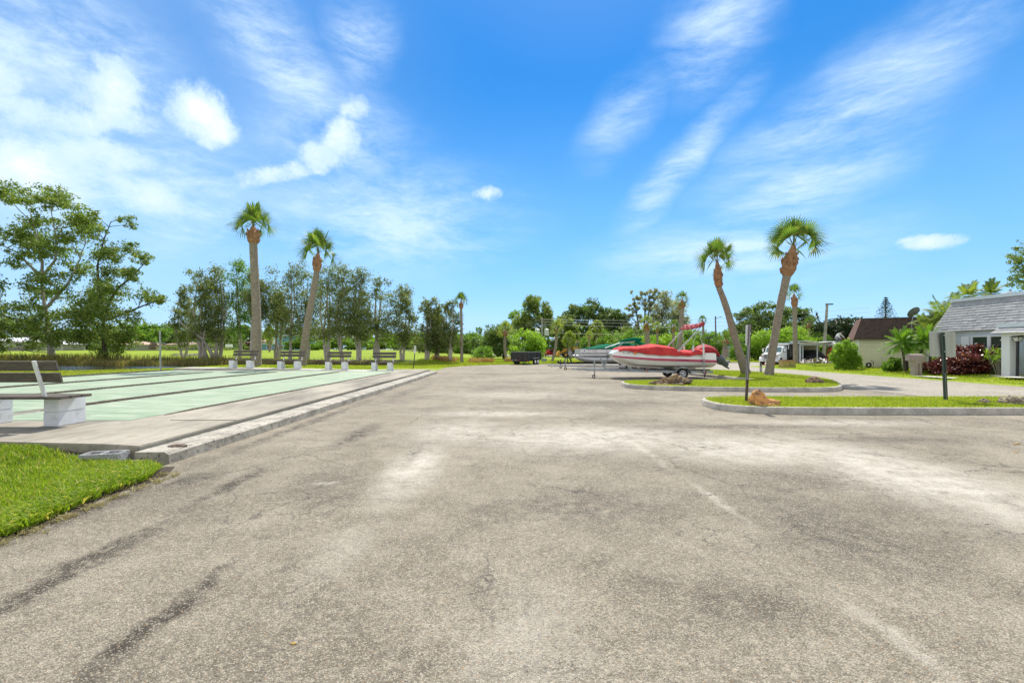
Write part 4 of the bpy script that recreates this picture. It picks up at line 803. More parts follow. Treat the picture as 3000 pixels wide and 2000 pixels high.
# cinder block, flagstone, stone chip
t = MB(); cb = [(-.235,-.10),(.235,-.10),(.235,.10),(-.235,.10)]
def ringbox(mb, x0, x1, y0, y1, z0, z1): mb.box(((x0+x1)/2, (y0+y1)/2, (z0+z1)/2), (x1-x0, y1-y0, z1-z0))
for a in ((-.235,.235,-.10,-.068), (-.235,.235,.068,.10), (-.235,-.20,-.0675,.0675), (.20,.235,-.0675,.0675), (-.017,.017,-.0675,.0675)): ringbox(t, a[0], a[1], a[2], a[3], -.06, .10)
o = t.build('concrete_block', pm('cinder', (.50,.50,.50), .95, col2=(.33,.33,.33), scale=30, bump=1, bscale=70), bevel=.004); o.location = (-5.08, 5.73, .05); o.rotation_euler = (R(2), R(-2), R(3)); tag(o, 'hollow grey concrete block lying in the grass by the slab corner', 'concrete block')
def rock(name, label, loc, d, m, seed, sub=4, rough=.35, sharp=None, parent=None, cat='rock'):
    bm = bmesh.new(); bmesh.ops.create_icosphere(bm, subdivisions=sub, radius=1.0); from mathutils import noise as mn
    off = Vector((seed*3.7, seed*1.3, seed*2.1))
    for v in bm.verts:
        p = v.co.copy(); h = 1+rough*(mn.noise(p*1.3+off)+.55*mn.noise(p*2.9+off)+.35*mn.noise(p*6.5+off)+.18*mn.noise(p*14+off))
        c_ = mn.cell(p*2.2+off)*.10*rough/.35; q_ = p*(h+c_)
        if sharp: q_.z += sharp[2]*max(0, 1-((p.x-sharp[0])**2+(p.y-sharp[1])**2)*2.2) if p.z > 0 else 0
        q_.z = max(q_.z, -.35); v.co = Vector((q_.x*d[0], q_.y*d[1], q_.z*d[2]))
    me = bpy.data.meshes.new(name); bm.to_mesh(me); bm.free(); o = link(name, me, m); o.location = loc; return tag(o, label, cat)
ROCKO = pm('orange_rock', (.72,.36,.11), .9, col2=(.45,.22,.08), scale=3.5, bump=.9, bscale=12, fine=(9,(.16,.10,.07)))
ROCKB = pm('brown_rock', (.24,.15,.085), .9, col2=(.10,.065,.045), scale=5, bump=.9, bscale=14)
ROCKT = pm('tan_rock', (.40,.33,.23), .95, col2=(.16,.13,.10), scale=7, bump=1, bscale=20, fine=(16,(.07,.06,.05)))
ROCKC = pm('craggy_rock', (.36,.24,.12), .95, col2=(.07,.06,.055), scale=5, bump=1, bscale=16, fine=(9,(.36,.32,.26)))
rock('boulder', 'pointed orange boulder on the front island beside the leaning pole', (5.95, 10.55, .13), (.33, .24, .17), ROCKO, 2.2, rough=.22, sharp=(-.55, 0, 1.25), cat='boulder')
rock('boulder', 'low rounded brown rock at the right tip of the palm island', (11.65, 17.3, .13), (.38, .26, .21), ROCKB, 5.1, rough=.25, sharp=(0, 0, .4))
rock('craggy_rock', 'long craggy brown and black rock heap before the boat wheel', (5.93, 16.6, .16), (.56, .34, .27), ROCKC, 7.4, sub=5, rough=.62)
rock('limestone_rock', 'larger limestone rock cut by the right edge of the photo', (11.98, 10.75, .13), (.30, .25, .22), ROCKT, 3.3, rough=.4)
rock('limestone_rock', 'smaller pitted limestone rock left of the larger one', (11.45, 10.95, .13), (.125, .12, .12), ROCKT, 9.3, rough=.5)
rock('flat_stone', 'flat rusty stone chip lying on the near end of the kerb', (-4.43, 6.1, .158), (.12, .065, .016), pm('chip', (.20,.14,.10), .9, col2=(.10,.07,.05), scale=20), 4.2, sub=3, rough=.3, cat='stone')
rock('stone_chip', 'small tan rock wedged between the block and the kerb end', (-4.60, 5.62, .05), (.09, .04, .035), ROCKT, 6.2, sub=3, cat='stone')
# tiny loose stones and leaves on the asphalt
for i, (px, py, r_) in enumerate(((2980,1300,.03),(2975,1325,.018),(860,1885,.008),(2890,1535,.01),(1790,1192,.02))):
    X, Y = G(px, py); rock('loose_stone', f'{["yellow leaf scrap on the asphalt near the right edge","smaller yellow scrap below the first one at the right edge","orange pebble on the asphalt at lower left","dark pebble on the pale patch at right","pale pebble on the asphalt before the island"][i]}', (X, Y, .003), (r_*1.6, r_, r_*.4), pm('scrap', (.45,.28,.05), .8) if i < 3 else ROCKT, 11+i, sub=2, cat='debris')
# ============================================================ SIGNS AND POLES
def uchannel(mb, a, b_, w_=.07):    # perforated flanged post
    a, b_ = Vector(a), Vector(b_); mb.bar(a, b_, w_*.55, .012, up=(0,1,0))
    for s_ in (-1, 1): mb.bar(a+Vector((s_*w_*.42, -.012, 0)), b_+Vector((s_*w_*.42, -.012, 0)), w_*.26, .026, up=(0,1,0))
HOLE = pm('hole_dark', (.01,.012,.01), .9)
t = thing('sign_post', 'blank back of a square metal sign on a green post at the right', 'sign', (11.10, 11.55, .135))
k = MB(); top = Vector((-.085, 0, 1.73)); uchannel(k, (0,0,-.1), top, .085); k.build('post', GREENP, t)
k = MB()
for i in range(40):
    u = .03+i/41; p = Vector((0,0,0)).lerp(top, u)
    if i < 16: k.box((p.x, -.028, p.z), (.014, .006, .020))
k.build('punched_hole', pm('hole_light', (.55,.56,.5), .8), t)
k = MB(); x0 = -.37; sp_ = []
for cx, cz, a0 in ((.315,.325,0),(-.315,.325,90),(-.315,-.325,180),(.315,-.325,270)):
    for j in range(5): a = R(a0+j*22.5); sp_.append(((cx-.04*(1 if cx>0 else -1))+.04*math.cos(a), (cz-.04*(1 if cz>0 else -1))+.04*math.sin(a)))
k.prism(sp_, .0, .008, 'y'); o = k.build('sign_panel', pm('sign_back', (.40,.41,.36), .42, metal=.55, var=.18, scale=2.5, stretch=(3,1,.4)), t); o.location = (-.055, .022, 1.44); o.rotation_euler = (R(-3), R(1.5), R(-4))
k = MB(); k.rev((-.072,-.03,1.66), (0,1,0), [(-.01,.001),(-.01,.014),(.0,.014),(.0,.001)], 8); k.rev((-.055,-.03,1.25), (0,1,0), [(-.01,.001),(-.01,.014),(.0,.014),(.0,.001)], 8); k.build('bolt', CHROME, t)
t = thing('sign_post', 'narrow sign seen nearly edge-on atop a slim leaning steel pole', 'sign', (5.87, 11.25, .135))
k = MB(); uchannel(k, (0,0,-.1), (.105,.0,1.93), .055); k.build('post', RUST, t)
k = MB(); k.bar((.03,-.0,.55), (.105,.0,1.925), .058, .03, up=(0,1,0)); k.build('post_sleeve', GALV, t)
k = MB(); k.box((.055, .03, 1.66), (.085, .016, .50), rot=Matrix.Rotation(R(10), 3, 'Z')@Matrix.Rotation(R(1), 3, 'Y')); k.box((.10, -.018, 1.70), (.02,.02,.03)); k.build('sign_panel', WHITEM, t)
X, Y = G(1210, 1080, .05); t = thing('small_sign', 'small white sign with dark lettering on a short dark pole by the courts', 'sign', (X, Y, 0))
k = MB(); k.bar((0,0,-.2), (.13,0,1.15), .05, .05, up=(0,1,0)); k.build('post', DKMET, t)
k = MB(); k.box((.15,-.03,1.42), (.14,.012,.52)); k.build('sign_panel', WHITEM, t)
k = MB()
for j, w_ in enumerate((.08,.05,.09,.06)): k.box((.15,-.039,1.58-j*.09), (w_,.004,.035))
k.build('lettering', DKMET, t)
X, Y = G(470.5, 1082, .25); t = thing('metal_post', 'thin galvanised post with a short crossbar beside the pond', 'post', (X, Y, .1))
z1 = XZ(468, 970, Y)[1]-.1; k = MB(); k.tube([(0,0,-.2),(-.04,0,z1)], .045, 8); k.tube([(-.04,0,z1-.03),(-.04,0,z1+.02)], .06, 8); k.build('pole', GALV, t); k = MB(); k.bar((-.28,0,z1-.66), (.25,0,z1-.68), .04, .04); k.build('crossbar', GALV, t)
X, Z = XZ(2229, 1100, 25.5); t = thing('meter_post', 'short wooden post with a small grey box behind the leaning palms', 'post', (X, 25.5, .12)); k = MB(); k.box((0,0,.25), (.09,.09,.56)); k.build('post', pm('postwood', (.22,.19,.15), .9), t, bevel=.01); k = MB(); k.box((-.03,-.075,.22), (.13,.05,.26)); k.build('box', GALV, t, bevel=.01)
# ============================================================ RED DECK BOAT ON ITS TRAILER
BX, BY = 4.92, 22.9
CREAM = pm('cream_gelcoat', (.86,.84,.77), .28, var=.10, scale=1.5, coat=.6)
PINK = pm('pink_stripe', (.50,.06,.14), .35, var=.2, scale=2, coat=.4)
REDC = pm('red_canvas', (.62,.065,.058), .85, col2=(.44,.035,.04), scale=2.2, spec=.15, bump=.35, bscale=5)
REDD = pm('dark_red_canvas', (.42,.025,.035), .75, var=.3, scale=3, bump=.5, bscale=8)
bt = thing('deck_boat', 'white deck boat with a pink stripe under a red canvas cover', 'boat', (BX, BY, 0))
xs = np.linspace(0, 5.03, 60); X_ = [0,.12,.35,.75,1.2,1.9,2.7,3.6,4.4,5.03]
kz = np.interp(xs, X_, [1.08,.95,.78,.63,.55,.51,.49,.485,.485,.50]); hb = np.interp(xs, X_, [.50,.66,.86,1.0,1.06,1.09,1.1,1.1,1.1,1.07]); gz = np.interp(xs, X_, [1.20,1.37,1.41,1.40,1.31,1.215,1.19,1.16,1.25,1.235])
def sm(a):
    b_ = a.copy()
    for _ in range(3): b_[1:-1] = (b_[:-2]+2*b_[1:-1]+b_[2:])/4
    return b_
kz, hb, gz = sm(kz), sm(hb), sm(gz)
s1 = np.interp(xs, [0,.5,2,5.03], [1.15,1.10,1.015,.93]); s0 = np.interp(xs, [0,.5,2,5.03], [1.06,.995,.88,.785])
secs = []
for i, x in enumerate(xs):
    k_, h_, g_ = kz[i], hb[i], gz[i]; ch = max(k_+.02, min(s0[i]-.04, k_+.17)); sh = .95*h_
    half = [(0, k_), (h_*.45, k_+.03), (h_*.70, k_+.10), (sh*.94, ch), (sh+.0*h_, (ch+s0[i])/2), (h_*.985, s0[i]), (h_, s0[i]+.002), (h_, s1[i]), (h_*.985, s1[i]+.002), (h_*.955, g_-.05), (h_*.92, g_), (h_*.7, g_+.015), (0, g_+.02)]
    x = .22+x*.965; secs.append([(x, -y, z) for y, z in half]+[(x, y, z) for y, z in half[-2:0:-1]])
MB().loft(secs, close=True).build('hull', CREAM, bt, smooth=True)
for sgn in (-1, 1):
    sv = [[(.22+x*.965, sgn*(hb[i]+.004), s0[i]+.008), (.22+x*.965, sgn*(hb[i]+.009), (s0[i]+s1[i])/2), (.22+x*.965, sgn*(hb[i]+.004), s1[i]-.008)] for i, x in enumerate(xs)]
    MB().loft(sv, cap=False).build('stripe', PINK, bt)
# bow cap plate, registration marks and sticker
k = MB(); k.box((1.18,-1.072,1.262), (.15,.008,.085)); k.build('sticker', pm('orange_sticker', (.85,.22,.04), .6), bt)
k = MB()
for x_, w_ in ((.62,.05),(.70,.02),(.83,.045),(.90,.045),(.97,.03),(1.05,.02)): k.box((x_,-1.03-.05*(x_>.9),1.275), (w_,.012,.05))
k.build('registration_mark', pm('reg_grey', (.16,.16,.18), .6), bt)
k = MB(); rr = random.Random(4)
for j in range(8): k.box((3.28+j*.055, -1.112, .945-.004*j), (.035, .004, rr.uniform(.03,.055)))
k.build('name_lettering', pm('stripe_dark', (.26,.02,.10), .5), bt)
# cover
cx = np.linspace(.26, 4.45, 90); ct = np.interp(cx, [.26,.42,1.0,1.4,1.9,2.12,2.4,2.75,3.05,3.25,3.7,4.1,4.45], [1.43,1.56,1.57,1.575,1.67,1.70,1.66,1.61,1.56,1.40,1.37,1.40,1.46]); ct = sm(ct)
ch_ = np.interp(cx, xs, hb); cg = np.interp(cx, xs, gz); secs = []; rr = random.Random(9)
for i, x in enumerate(cx):
    h_, g_, t_ = ch_[i], cg[i], ct[i]; fold = lambda a: .013*math.sin(x*a+math.sin(x*7)*2)+.008*math.sin(x*a*2.3)
    sh = g_+(t_-g_)*.72; hang = .03+.012*math.sin(x*9)
    f1, f2 = fold(17), fold(11)
    half = [(h_+.03+f1*.5, g_-hang-.02), (h_+.028+f1*.9, g_+.02), (h_-.005+f1*1.4, (g_+sh)/2), (h_-.10+f2, sh), (h_*.60, t_-.035+f2*.7), (h_*.3, t_-.01), (0, t_+.02)]
    x = .22+x*.965; secs.append([(x, -y, z) for y, z in half]+[(x, y, z) for y, z in half[-2::-1]])
MB().loft(secs, cap=True).build('cover', REDC, bt, smooth=True)
# motor cover, outboard
secs = []
for x, zb_, zt_, w_ in ((4.50,1.22,1.52,.40),(4.72,1.20,1.64,.42),(4.95,1.18,1.69,.42),(5.22,1.16,1.62,.38),(5.42,1.12,1.52,.33),(5.56,1.06,1.40,.28),(5.66,.99,1.20,.20)):
    secs.append([(x, w_*math.cos(a)*.9, (zb_+zt_)/2+(zt_-zb_)/2*math.sin(a)+.012*math.sin(a*5)) for a in [2*math.pi*j/14 for j in range(14)]])
MB().loft(secs, close=True).build('motor_cover', REDD, bt, smooth=True)
OB = pm('outboard_grey', (.09,.10,.12), .4, var=.25, scale=4, coat=.3)
def oval(p, d, w_, l_, n_=12):
    d = Vector(d).normalized(); s_ = Vector((0,1,0)); u = d.cross(s_); return [tuple(Vector(p)+s_*w_*math.cos(2*math.pi*j/n_)+u*l_*math.sin(2*math.pi*j/n_)) for j in range(n_)]
D_ = Vector((.78,0,-.62)); p0 = Vector((5.46,0,1.12))
ob = MB().loft([oval(p0, D_, .12, .12), oval(p0+D_*.10, D_, .17, .19), oval(p0+D_*.36, D_, .18, .24), oval(p0+D_*.50, D_, .14, .20), oval(p0+D_*.60, D_, .08, .15), oval(p0+D_*.84, D_, .05, .12)], close=True).build('outboard_motor', OB, bt, smooth=True)
pd = D_.normalized(); up_ = Vector((.62,0,.78))
k = MB(); q_ = p0+D_*.72; k.prism([(q_.x-.10,q_.z-.11),(q_.x+.16,q_.z-.24),(q_.x+.20,q_.z-.20),(q_.x-.02,q_.z+.02)], -.018, .018); k.tube([q_-up_*.12+pd*.02, q_+up_*.16+pd*.02], [.05,.045], 10); k.tube([p0+D_*.45-up_*.13, p0+D_*.45+up_*.21], .02, 6); k.box(tuple(p0+D_*.47+up_*.02), (.03,.26,.22)); k.build('gearcase', OB, ob)
k = MB(); c_ = q_+up_*.20
for j in range(3):
    a = j*2.094+.4; e1 = Vector((0,1,0))*math.cos(a)+pd*math.sin(a); e2 = Vector((0,1,0))*math.cos(a+.6)+pd*math.sin(a+.6)
    k.add([c_-up_*.02, c_+e1*.15-up_*.03, c_+e2*.16+up_*.03, c_+e2*.05+up_*.03], [(0,1,2,3)]); k.add([c_-up_*.026, c_+e1*.15-up_*.036, c_+e2*.16+up_*.024, c_+e2*.05+up_*.024], [(3,2,1,0)])
k.tube([c_-up_*.05, c_+up_*.05], .03, 8); k.build('propeller', CHROME, ob)
k = MB(); k.box((5.22,0,1.0), (.34,.30,.30)); k.build('motor_bracket', OB, bt, bevel=.015)
# bimini frame folded back
k = MB()
for y in (-1.06, 1.06):
    s_ = -.35 if y > 0 else 0
    k.tube([(3.17,y,1.28),(4.42,y,2.62)], .022, 8); k.tube([(3.22,y,1.26),(4.34,y,2.52)], .015, 6)
    k.tube([(4.22,y,2.44),(4.02,y,1.95),(3.88,y,1.36)], .007, 5); k.tube([(4.22,y,2.42),(4.30,y,2.0),(4.38,y,1.62)], .010, 5)
k.tube([(4.42,-1.06,2.62),(4.42,1.06,2.62)], .022, 8); k.build('bimini_frame', CHROME, bt)
k = MB(); ys = np.linspace(-1.16, 1.16, 22)
for dx_, dz_, rr_ in ((.0, 0, .085), (-.10, -.06, .07), (-.19, -.13, .05)):
    k.tube([(4.42+dx_+.012*math.sin(y*7), y, 2.66+dz_-.05*math.cos(y*1.3)+.012*math.sin(y*11+dx_*30)) for y in ys], [rr_*(1+.16*math.sin(y*13+dx_*40)) for y in ys], 9)
k.build('bimini_canvas', pm('faded_bimini', (.42,.04,.06), .75, col2=(.20,.03,.035), scale=4, bump=.5, bscale=9), bt, smooth=True)
k = MB(); k.tube([(3.98,-1.02,1.34),(3.98,-1.02,1.56)], .045, 8); k.tube([(3.98,-1.02,1.56),(3.98,-1.02,1.62)], .03, 8); k.build('stern_light', WHITEM, bt)
# trailer
tr_ = thing('boat_trailer', 'galvanised trailer with round jack wheel carrying the red covered boat', 'trailer', (BX, BY, 0))
k = MB(); cyl = -.98
for s_ in (-1, 1):
    k.bar((1.5, s_*.95, .37), (4.95, s_*.95, .33), .06, .10); k.bar((-1.0, s_*.10, .42), (1.55, s_*.95, .37), .06, .10)
k.bar((-1.45,0,.43), (.7,0,.41), .08, .09)
for x_ in (1.5, 3.1, 4.9): k.bar((x_,-.95,.36), (x_,.95,.36), .06, .06)
k.bar((3.45,-1.0,.27), (3.45,1.0,.27), .07, .07); k.build('frame', GALV, tr_)
k = MB()
for s_ in (-1, 1): k.bar((1.95, s_*.86, .485), (4.85, s_*.86, .452), .09, .055); [k.bar((x_, s_*.86, .33), (x_, s_*.86, .46), .05, .05) for x_ in (2.2, 3.2, 4.5)]
k.build('bunk', BLACKP, tr_)
k = MB(); k.bar((-.02,0,.42), (-.30,0,1.02), .075, .05, up=(0,1,0)); k.bar((-.08,0,.62), (.10,0,1.02), .06, .05, up=(0,1,0)); k.bar((-.08,0,.70), (-.30,0,.55), .03, .03); k.build('winch_post', GALV, tr_)
k = MB(); k.wheel((.09,0,1.08), .085, .10); k.build('bow_roller', BLACKP, tr_, smooth=True); k = MB(); k.wheel((-.08,-.07,.86), .075, .07, n=14); k.bar((-.05,-.12,.86), (.06,-.12,.70), .02, .02); k.build('winch', GALV, tr_)
k = MB(); k.tube([(-.60,-.12,.10),(-.60,-.12,.88)], .028, 8); k.tube([(-.60,-.12,.55),(-.60,-.12,.86)], .036, 8); k.bar((-.82,-.12,.895), (-.18,-.12,.905), .04, .04); k.box((-.60,-.08,.43), (.12,.12,.14)); k.build('jack', GALV, tr_)
k = MB(); k.wheel((-.64,-.12,.085), .085, .055, n=14); k.bar((-.62,-.12,.09), (-.60,-.12,.16), .07, .03, up=(0,1,0)); k.build('jack_wheel', TYRE, tr_, smooth=True)
k = MB(); k.bar((-1.45,0,.46), (-1.62,0,.44), .07, .07); k.box((-1.66,0,.45), (.10,.08,.08)); k.tube([(-1.4,.03,.36),(-1.1,.05,.22),(-.8,.03,.34)], .008, 5); k.build('coupler', GALV, tr_, bevel=.006)
for s_ in (-1, 1):
    w_ = MB(); w_.wheel((3.45, s_*1.02, .265), .262, .20, n=28).build('tyre', TYRE, tr_, smooth=True)
    hb_ = MB(); hb_.rev((3.45, s_*1.09, .265), (0,s_,0), [(-.08,.165),(.02,.165),(.025,.15),(-.01,.14),(-.012,.05),(.03,.045),(.035,.001),(-.08,.001)], 24)
    hub = hb_.build('rim', CHROME, tr_, smooth=True); sp = MB()
    for j in range(8): a = j*.785; sp.rev((3.45+.095*math.cos(a), s_*1.0805, .265+.095*math.sin(a)), (0,s_,0), [(.0,.026),(.004,.026),(.004,.001),(0,.001)], 8)
    sp.build('vent_hole', BLACKP, hub)
    fe = MB(); arc = [(3.45+.37*math.cos(a)*1.05, .245+.35*math.sin(a)) for a in np.linspace(R(175), R(5), 15)]
    fe.loft([[(x_, s_*.90, z_), (x_, s_*1.16, z_), (x_, s_*1.16, z_-.035), (x_, s_*1.145, z_-.036), (x_, s_*1.145, z_-.015), (x_, s_*.90, z_-.015)] for x_, z_ in arc], close=True); fe.build('fender', GALV, tr_, smooth=False)
    gp = MB(); gp.tube([(4.42, s_*1.20, .22),(4.41, s_*1.20, .98)], .032, 8); gp.bar((4.42, s_*.93, .34), (4.42, s_*1.2, .30), .05, .05); gp.build('guide_post', GALV, tr_)
    gp = MB(); gp.tube([(4.41, s_*1.20, .98),(4.38, s_*1.20, 1.66)], .045, 10); gp.tube([(4.38, s_*1.2, 1.66),(4.38, s_*1.2, 1.72)], .05, 10); gp.build('guide_sleeve', WHITEM, tr_, smooth=True)
    tl = MB(); tl.box((4.56, s_*1.0, .30), (.05,.16,.12)); tl.build('tail_light', pm('red_lens', (.45,.02,.02), .25), tr_, bevel=.008)
k = MB(); k.box((1.75,-1.0,.385), (.09,.02,.05)); k.build('marker_light', pm('amber_lens', (.75,.2,.02), .3), tr_)
k = MB(); k.bar((4.55,-1.0,.26), (4.52,-1.0,.09), .06, .04); k.build('plate_bracket', BLACKP, tr_)
# ============================================================ PONTOON BOAT
PBX, PBY = 5.05, 34.0
pb = thing('pontoon_boat', 'white pontoon boat with a green canvas cover parked behind the red one', 'boat', (PBX, PBY, 0)); GC = pm('green_canvas', (.002,.15,.085), .9, col2=(.001,.09,.05), scale=1.2, spec=.08, bump=.3, bscale=5)
for s_ in (-1, 1):
    k = MB(); k.tube([(-.10,s_*.95,.98),(.10,s_*.95,.88),(.5,s_*.95,.74),(1.1,s_*.95,.68),(6.2,s_*.95,.68)], [.03,.14,.22,.25,.25], 16); k.build('pontoon', pm('toon_alu', (.55,.56,.56), .35, metal=.6, var=.2, scale=2), pb, smooth=True)
MB().box((3.15,0,1.0), (6.1,2.4,.09)).build('deck', WHITEM, pb, bevel=.01)
k = MB()
for y in (-1.19, 1.19): k.box((3.05,y,1.25), (5.9,.03,.40))
k.box((.10,0,1.25), (.03,2.38,.40)); k.build('side_panel', WHITEM, pb)
k = MB()
for y in (-1.215, 1.215):
    for z in (1.10, 1.445): k.bar((.08,y,z), (6.0,y,z), .02, .03)
    for x_ in (.1,1.22,2.05,2.9,3.9,4.9,6.0): k.bar((x_,y,1.03), (x_,y,1.47), .03, .02)
k.build('rail', GALV, pb)
k = MB(); k.box((3.0,-1.222,1.155), (5.6,.004,.03)); k.build('pinstripe', pm('navy_stripe', (.05,.06,.10), .5), pb)
k = MB(); k.box((.45,-1.215,1.33), (.09,.006,.07)); k.build('sticker', pm('blue_sticker', (.03,.05,.35), .5), pb)
k = MB(); rr = random.Random(3)
for x_ in (.72,.84,1.0,1.1,1.35): k.box((x_,-1.215,1.33), (.035,.006,.06))
k.build('registration_mark', pm('reg_grey2', (.25,.25,.28), .6), pb)
k = MB()      # swooping script lettering
sc_ = [(2.45,1.22),(2.52,1.40),(2.60,1.43),(2.55,1.33),(2.63,1.24),(2.70,1.33),(2.74,1.24),(2.82,1.32),(2.86,1.24),(2.95,1.31),(3.0,1.25)]
k.tube([(x_,-1.219,z) for x_, z in sc_], .012, 5); k.tube([(2.42,-1.219,1.225),(2.7,-1.219,1.20)], .010, 5); k.build('script_lettering', DKMET, pb)
cx = np.linspace(.55, 6.2, 50); ct = np.interp(cx, [.55,1.2,1.9,2.8,3.0,3.35,3.6,4.2,4.7,6.2], [1.46,1.60,1.80,1.82,1.84,2.02,1.96,1.86,1.72,1.55]); secs = []
for i, x in enumerate(cx):
    t_ = ct[i]; f = .02*math.sin(x*9+math.sin(x*5)); secs.append([(x,-1.23,1.43),(x,-1.24+f,1.50),(x,-1.0,1.47+(t_-1.47)*.75+f),(x,-.4,t_-.02),(x,0,t_+f),(x,.4,t_-.02),(x,1.0,1.47+(t_-1.47)*.75),(x,1.24,1.50),(x,1.23,1.43)])
MB().loft(secs).build('cover', GC, pb, smooth=True)
k = MB(); k.tube([(1.9,-1.2,1.5),(3.0,-1.2,1.88),(4.3,-1.2,2.03)], .03, 8); k.tube([(2.7,-1.2,1.5),(3.3,-1.2,1.92)], .02, 8); k.tube([(4.3,-1.2,2.03),(4.3,-1.2,1.5)], .03, 8); k.build('bimini_frame', CHROME, pb)
k = MB(); k.tube([(3.0,-1.15,2.02),(3.7,-1.15,2.12),(4.2,-1.15,2.14),(4.55,-1.15,2.10)], [.05,.11,.13,.10], 8); k.tube([(4.45,-1.15,2.14),(4.55,0,2.14),(4.45,1.15,2.14)], .11, 8); k.tube([(4.1,-1.15,2.0),(4.6,-1.2,1.78),(5.2,-1.2,1.62)], [.13,.12,.05], 8); k.build('bimini_canvas', GC, pb, smooth=True)
pt = thing('boat_trailer', 'black trailer with tall ladder-like mast under the pontoon boat', 'trailer', (PBX, PBY, 0))
k = MB(); k.bar((-1.35,0,.42), (6.0,0,.40), .10, .12); k.bar((0.2,-.95,.42), (6.0,-.95,.40), .08, .10); k.bar((.2,.95,.42), (6,.95,.40), .08, .10)
for x_ in (.3,2,4,5.8): k.bar((x_,-1,.41), (x_,1,.41), .07, .06)
k.build('frame', BLACKP, pt)
k = MB(); k.bar((-.62,0,.45), (-.62,0,1.95), .06, .06, up=(0,1,0)); k.bar((-.92,0,.42), (-.60,0,1.0), .08, .06, up=(0,1,0)); k.bar((-.30,0,.42), (-.60,0,1.0), .08, .06, up=(0,1,0)); k.bar((-.35,0,.42), (-.35,0,1.6), .05, .05, up=(0,1,0)); k.build('mast', BLACKP, pt)
k = MB(); k.box((-.45,-.1,1.15), (.22,.12,.30)); k.wheel((-.38,-.12,1.02), .12, .05, n=12); k.tube([(-.5,-.12,1.3),(-.2,-.12,1.1),(-.05,-.12,1.2)], .02, 5); k.build('winch', GALV, pt)
k = MB(); k.tube([(-1.15,-.1,.12),(-1.15,-.1,.66)], .035, 8); k.box((-1.32,0,.52), (.16,.10,.12)); k.build('jack', DKMET, pt)
k = MB(); k.wheel((-1.13,-.1,.10), .10, .07, n=12); k.build('jack_wheel', TYRE, pt, smooth=True)
for s_ in (-1, 1):
    for x_ in (4.05, 4.78): k = MB(); k.wheel((x_, s_*.98, .30), .30, .2, n=20); k.rev((x_, s_*1.07, .30), (0,s_,0), [(0,.17),(.02,.16),(.02,.001),(0,.001)], 14, mi=1); k.build('wheel', [TYRE, GALV], pt)
k = MB(); k.box((-.05,-.06,.47), (.14,.02,.05)); k.build('marker_light', MC['amber_lens'], pt)
et = thing('empty_trailer', 'low grey trailer tongue poking out left of the two boats', 'trailer', (3.1, 31.5, 0))
k = MB(); k.bar((.0,0,.30), (6.1,-.2,.27), .09, .10); k.bar((1.9,-1.0,.28), (6.6,-1.0,.25), .07, .09); k.bar((.9,0,.29), (1.9,-1.0,.28), .07, .08); k.bar((1.9,.8,.28), (6.6,.8,.25), .07, .09); k.bar((6.3,-1,.24), (6.3,.8,.24), .07, .07); k.build('frame', GALV, et)
k = MB(); k.bar((-.28,0,.31), (.05,0,.31), .06, .06); k.box((-.30,0,.31), (.12,.09,.09)); k.bar((-.1,0,.28), (-.08,0,.12), .03, .02); k.build('coupler', GALV, et, bevel=.006)
k = MB(); k.tube([(.83,-.06,.12),(.83,-.06,.78)], .035, 8); k.bar((.75,-.06,.79), (.95,-.06,.79), .03, .03); k.build('jack', GALV, et)
k = MB(); k.wheel((.86,-.06,.10), .10, .07, n=14); k.build('jack_wheel', TYRE, et, smooth=True)
for y in (-1.05, .85): k = MB(); k.wheel((5.0, y, .25), .25, .18, n=18); k.rev((5.0, y-.08, .25), (0,-1,0), [(0,.15),(.02,.14),(.02,.001),(0,.001)], 14, mi=1); k.build('wheel', [TYRE, GALV], et)
# ============================================================ DUMP TRAILER
dt = thing('dump_trailer', 'black high-sided dump trailer at the far edge of the lot', 'trailer', (G(1530, 1068)[0]-.25, G(1530,1068)[1], 0), R(-28)); dt.scale = (.9,.9,.92); BT_ = pm('trailer_black', (.028,.028,.032), .5, var=.4, scale=3, fine=(8,(.07,.06,.055)))
k = MB(); W_, L_ = 1.85, 3.2
# local: rear face at -y, length along +y
k.box((-W_/2, L_/2, .85), (.05, L_, .78)); k.box((W_/2, L_/2, .85), (.05, L_, .78)); k.box((0, L_, .85), (W_, .05, .78)); k.box((0, 0, .85), (W_, .05, .74)); k.box((0, L_/2, .45), (W_, L_, .08)); k.build('body', BT_, dt)
k = MB()
for y in np.linspace(.0, L_, 7): k.box((W_/2+.05, y, .82), (.05, .07, .74)); k.box((-W_/2-.05, y, .82), (.05, .07, .74))
for x_ in (-.9,-.3,.3,.9): k.box((x_, -.05, .82), (.06,.05,.7))
k.build('side_rib', BT_, dt)
k = MB(); RT_ = pm('rail_grey', (.22,.22,.23), .5, var=.3)
for s_ in (-1,1): k.bar((s_*W_/2, -.05, 1.27), (s_*W_/2, L_+.05, 1.27), .12, .09)
k.bar((-W_/2, -.03, 1.272), (W_/2, -.03, 1.272), .11, .08); k.build('top_rail', RT_, dt)
for s_ in (-1, 1):
    for y in (1.25, 1.92):
        k = MB(); k.wheel((s_*1.12, y, .30), .30, .2, axis=(1,0,0), n=20); k.build('tyre', TYRE, dt, smooth=True); k = MB(); k.rev((s_*1.20, y, .30), (s_,0,0), [(0,.18),(.03,.17),(.01,.12),(.03,.04),(.03,.001),(0,.001)], 14); k.build('rim', WHITEM, dt)
    k = MB(); k.box((s_*1.12, 1.58, .655), (.26, 1.25, .03)); k.box((s_*1.12,.97,.60), (.26,.03,.12)); k.box((s_*1.12,2.19,.60), (.26,.03,.12)); k.build('fender', GALV, dt)
k = MB()
for x_ in (-.85,.85,-.1,.1): k.box((x_, -.085, .47), (.14,.02,.05))
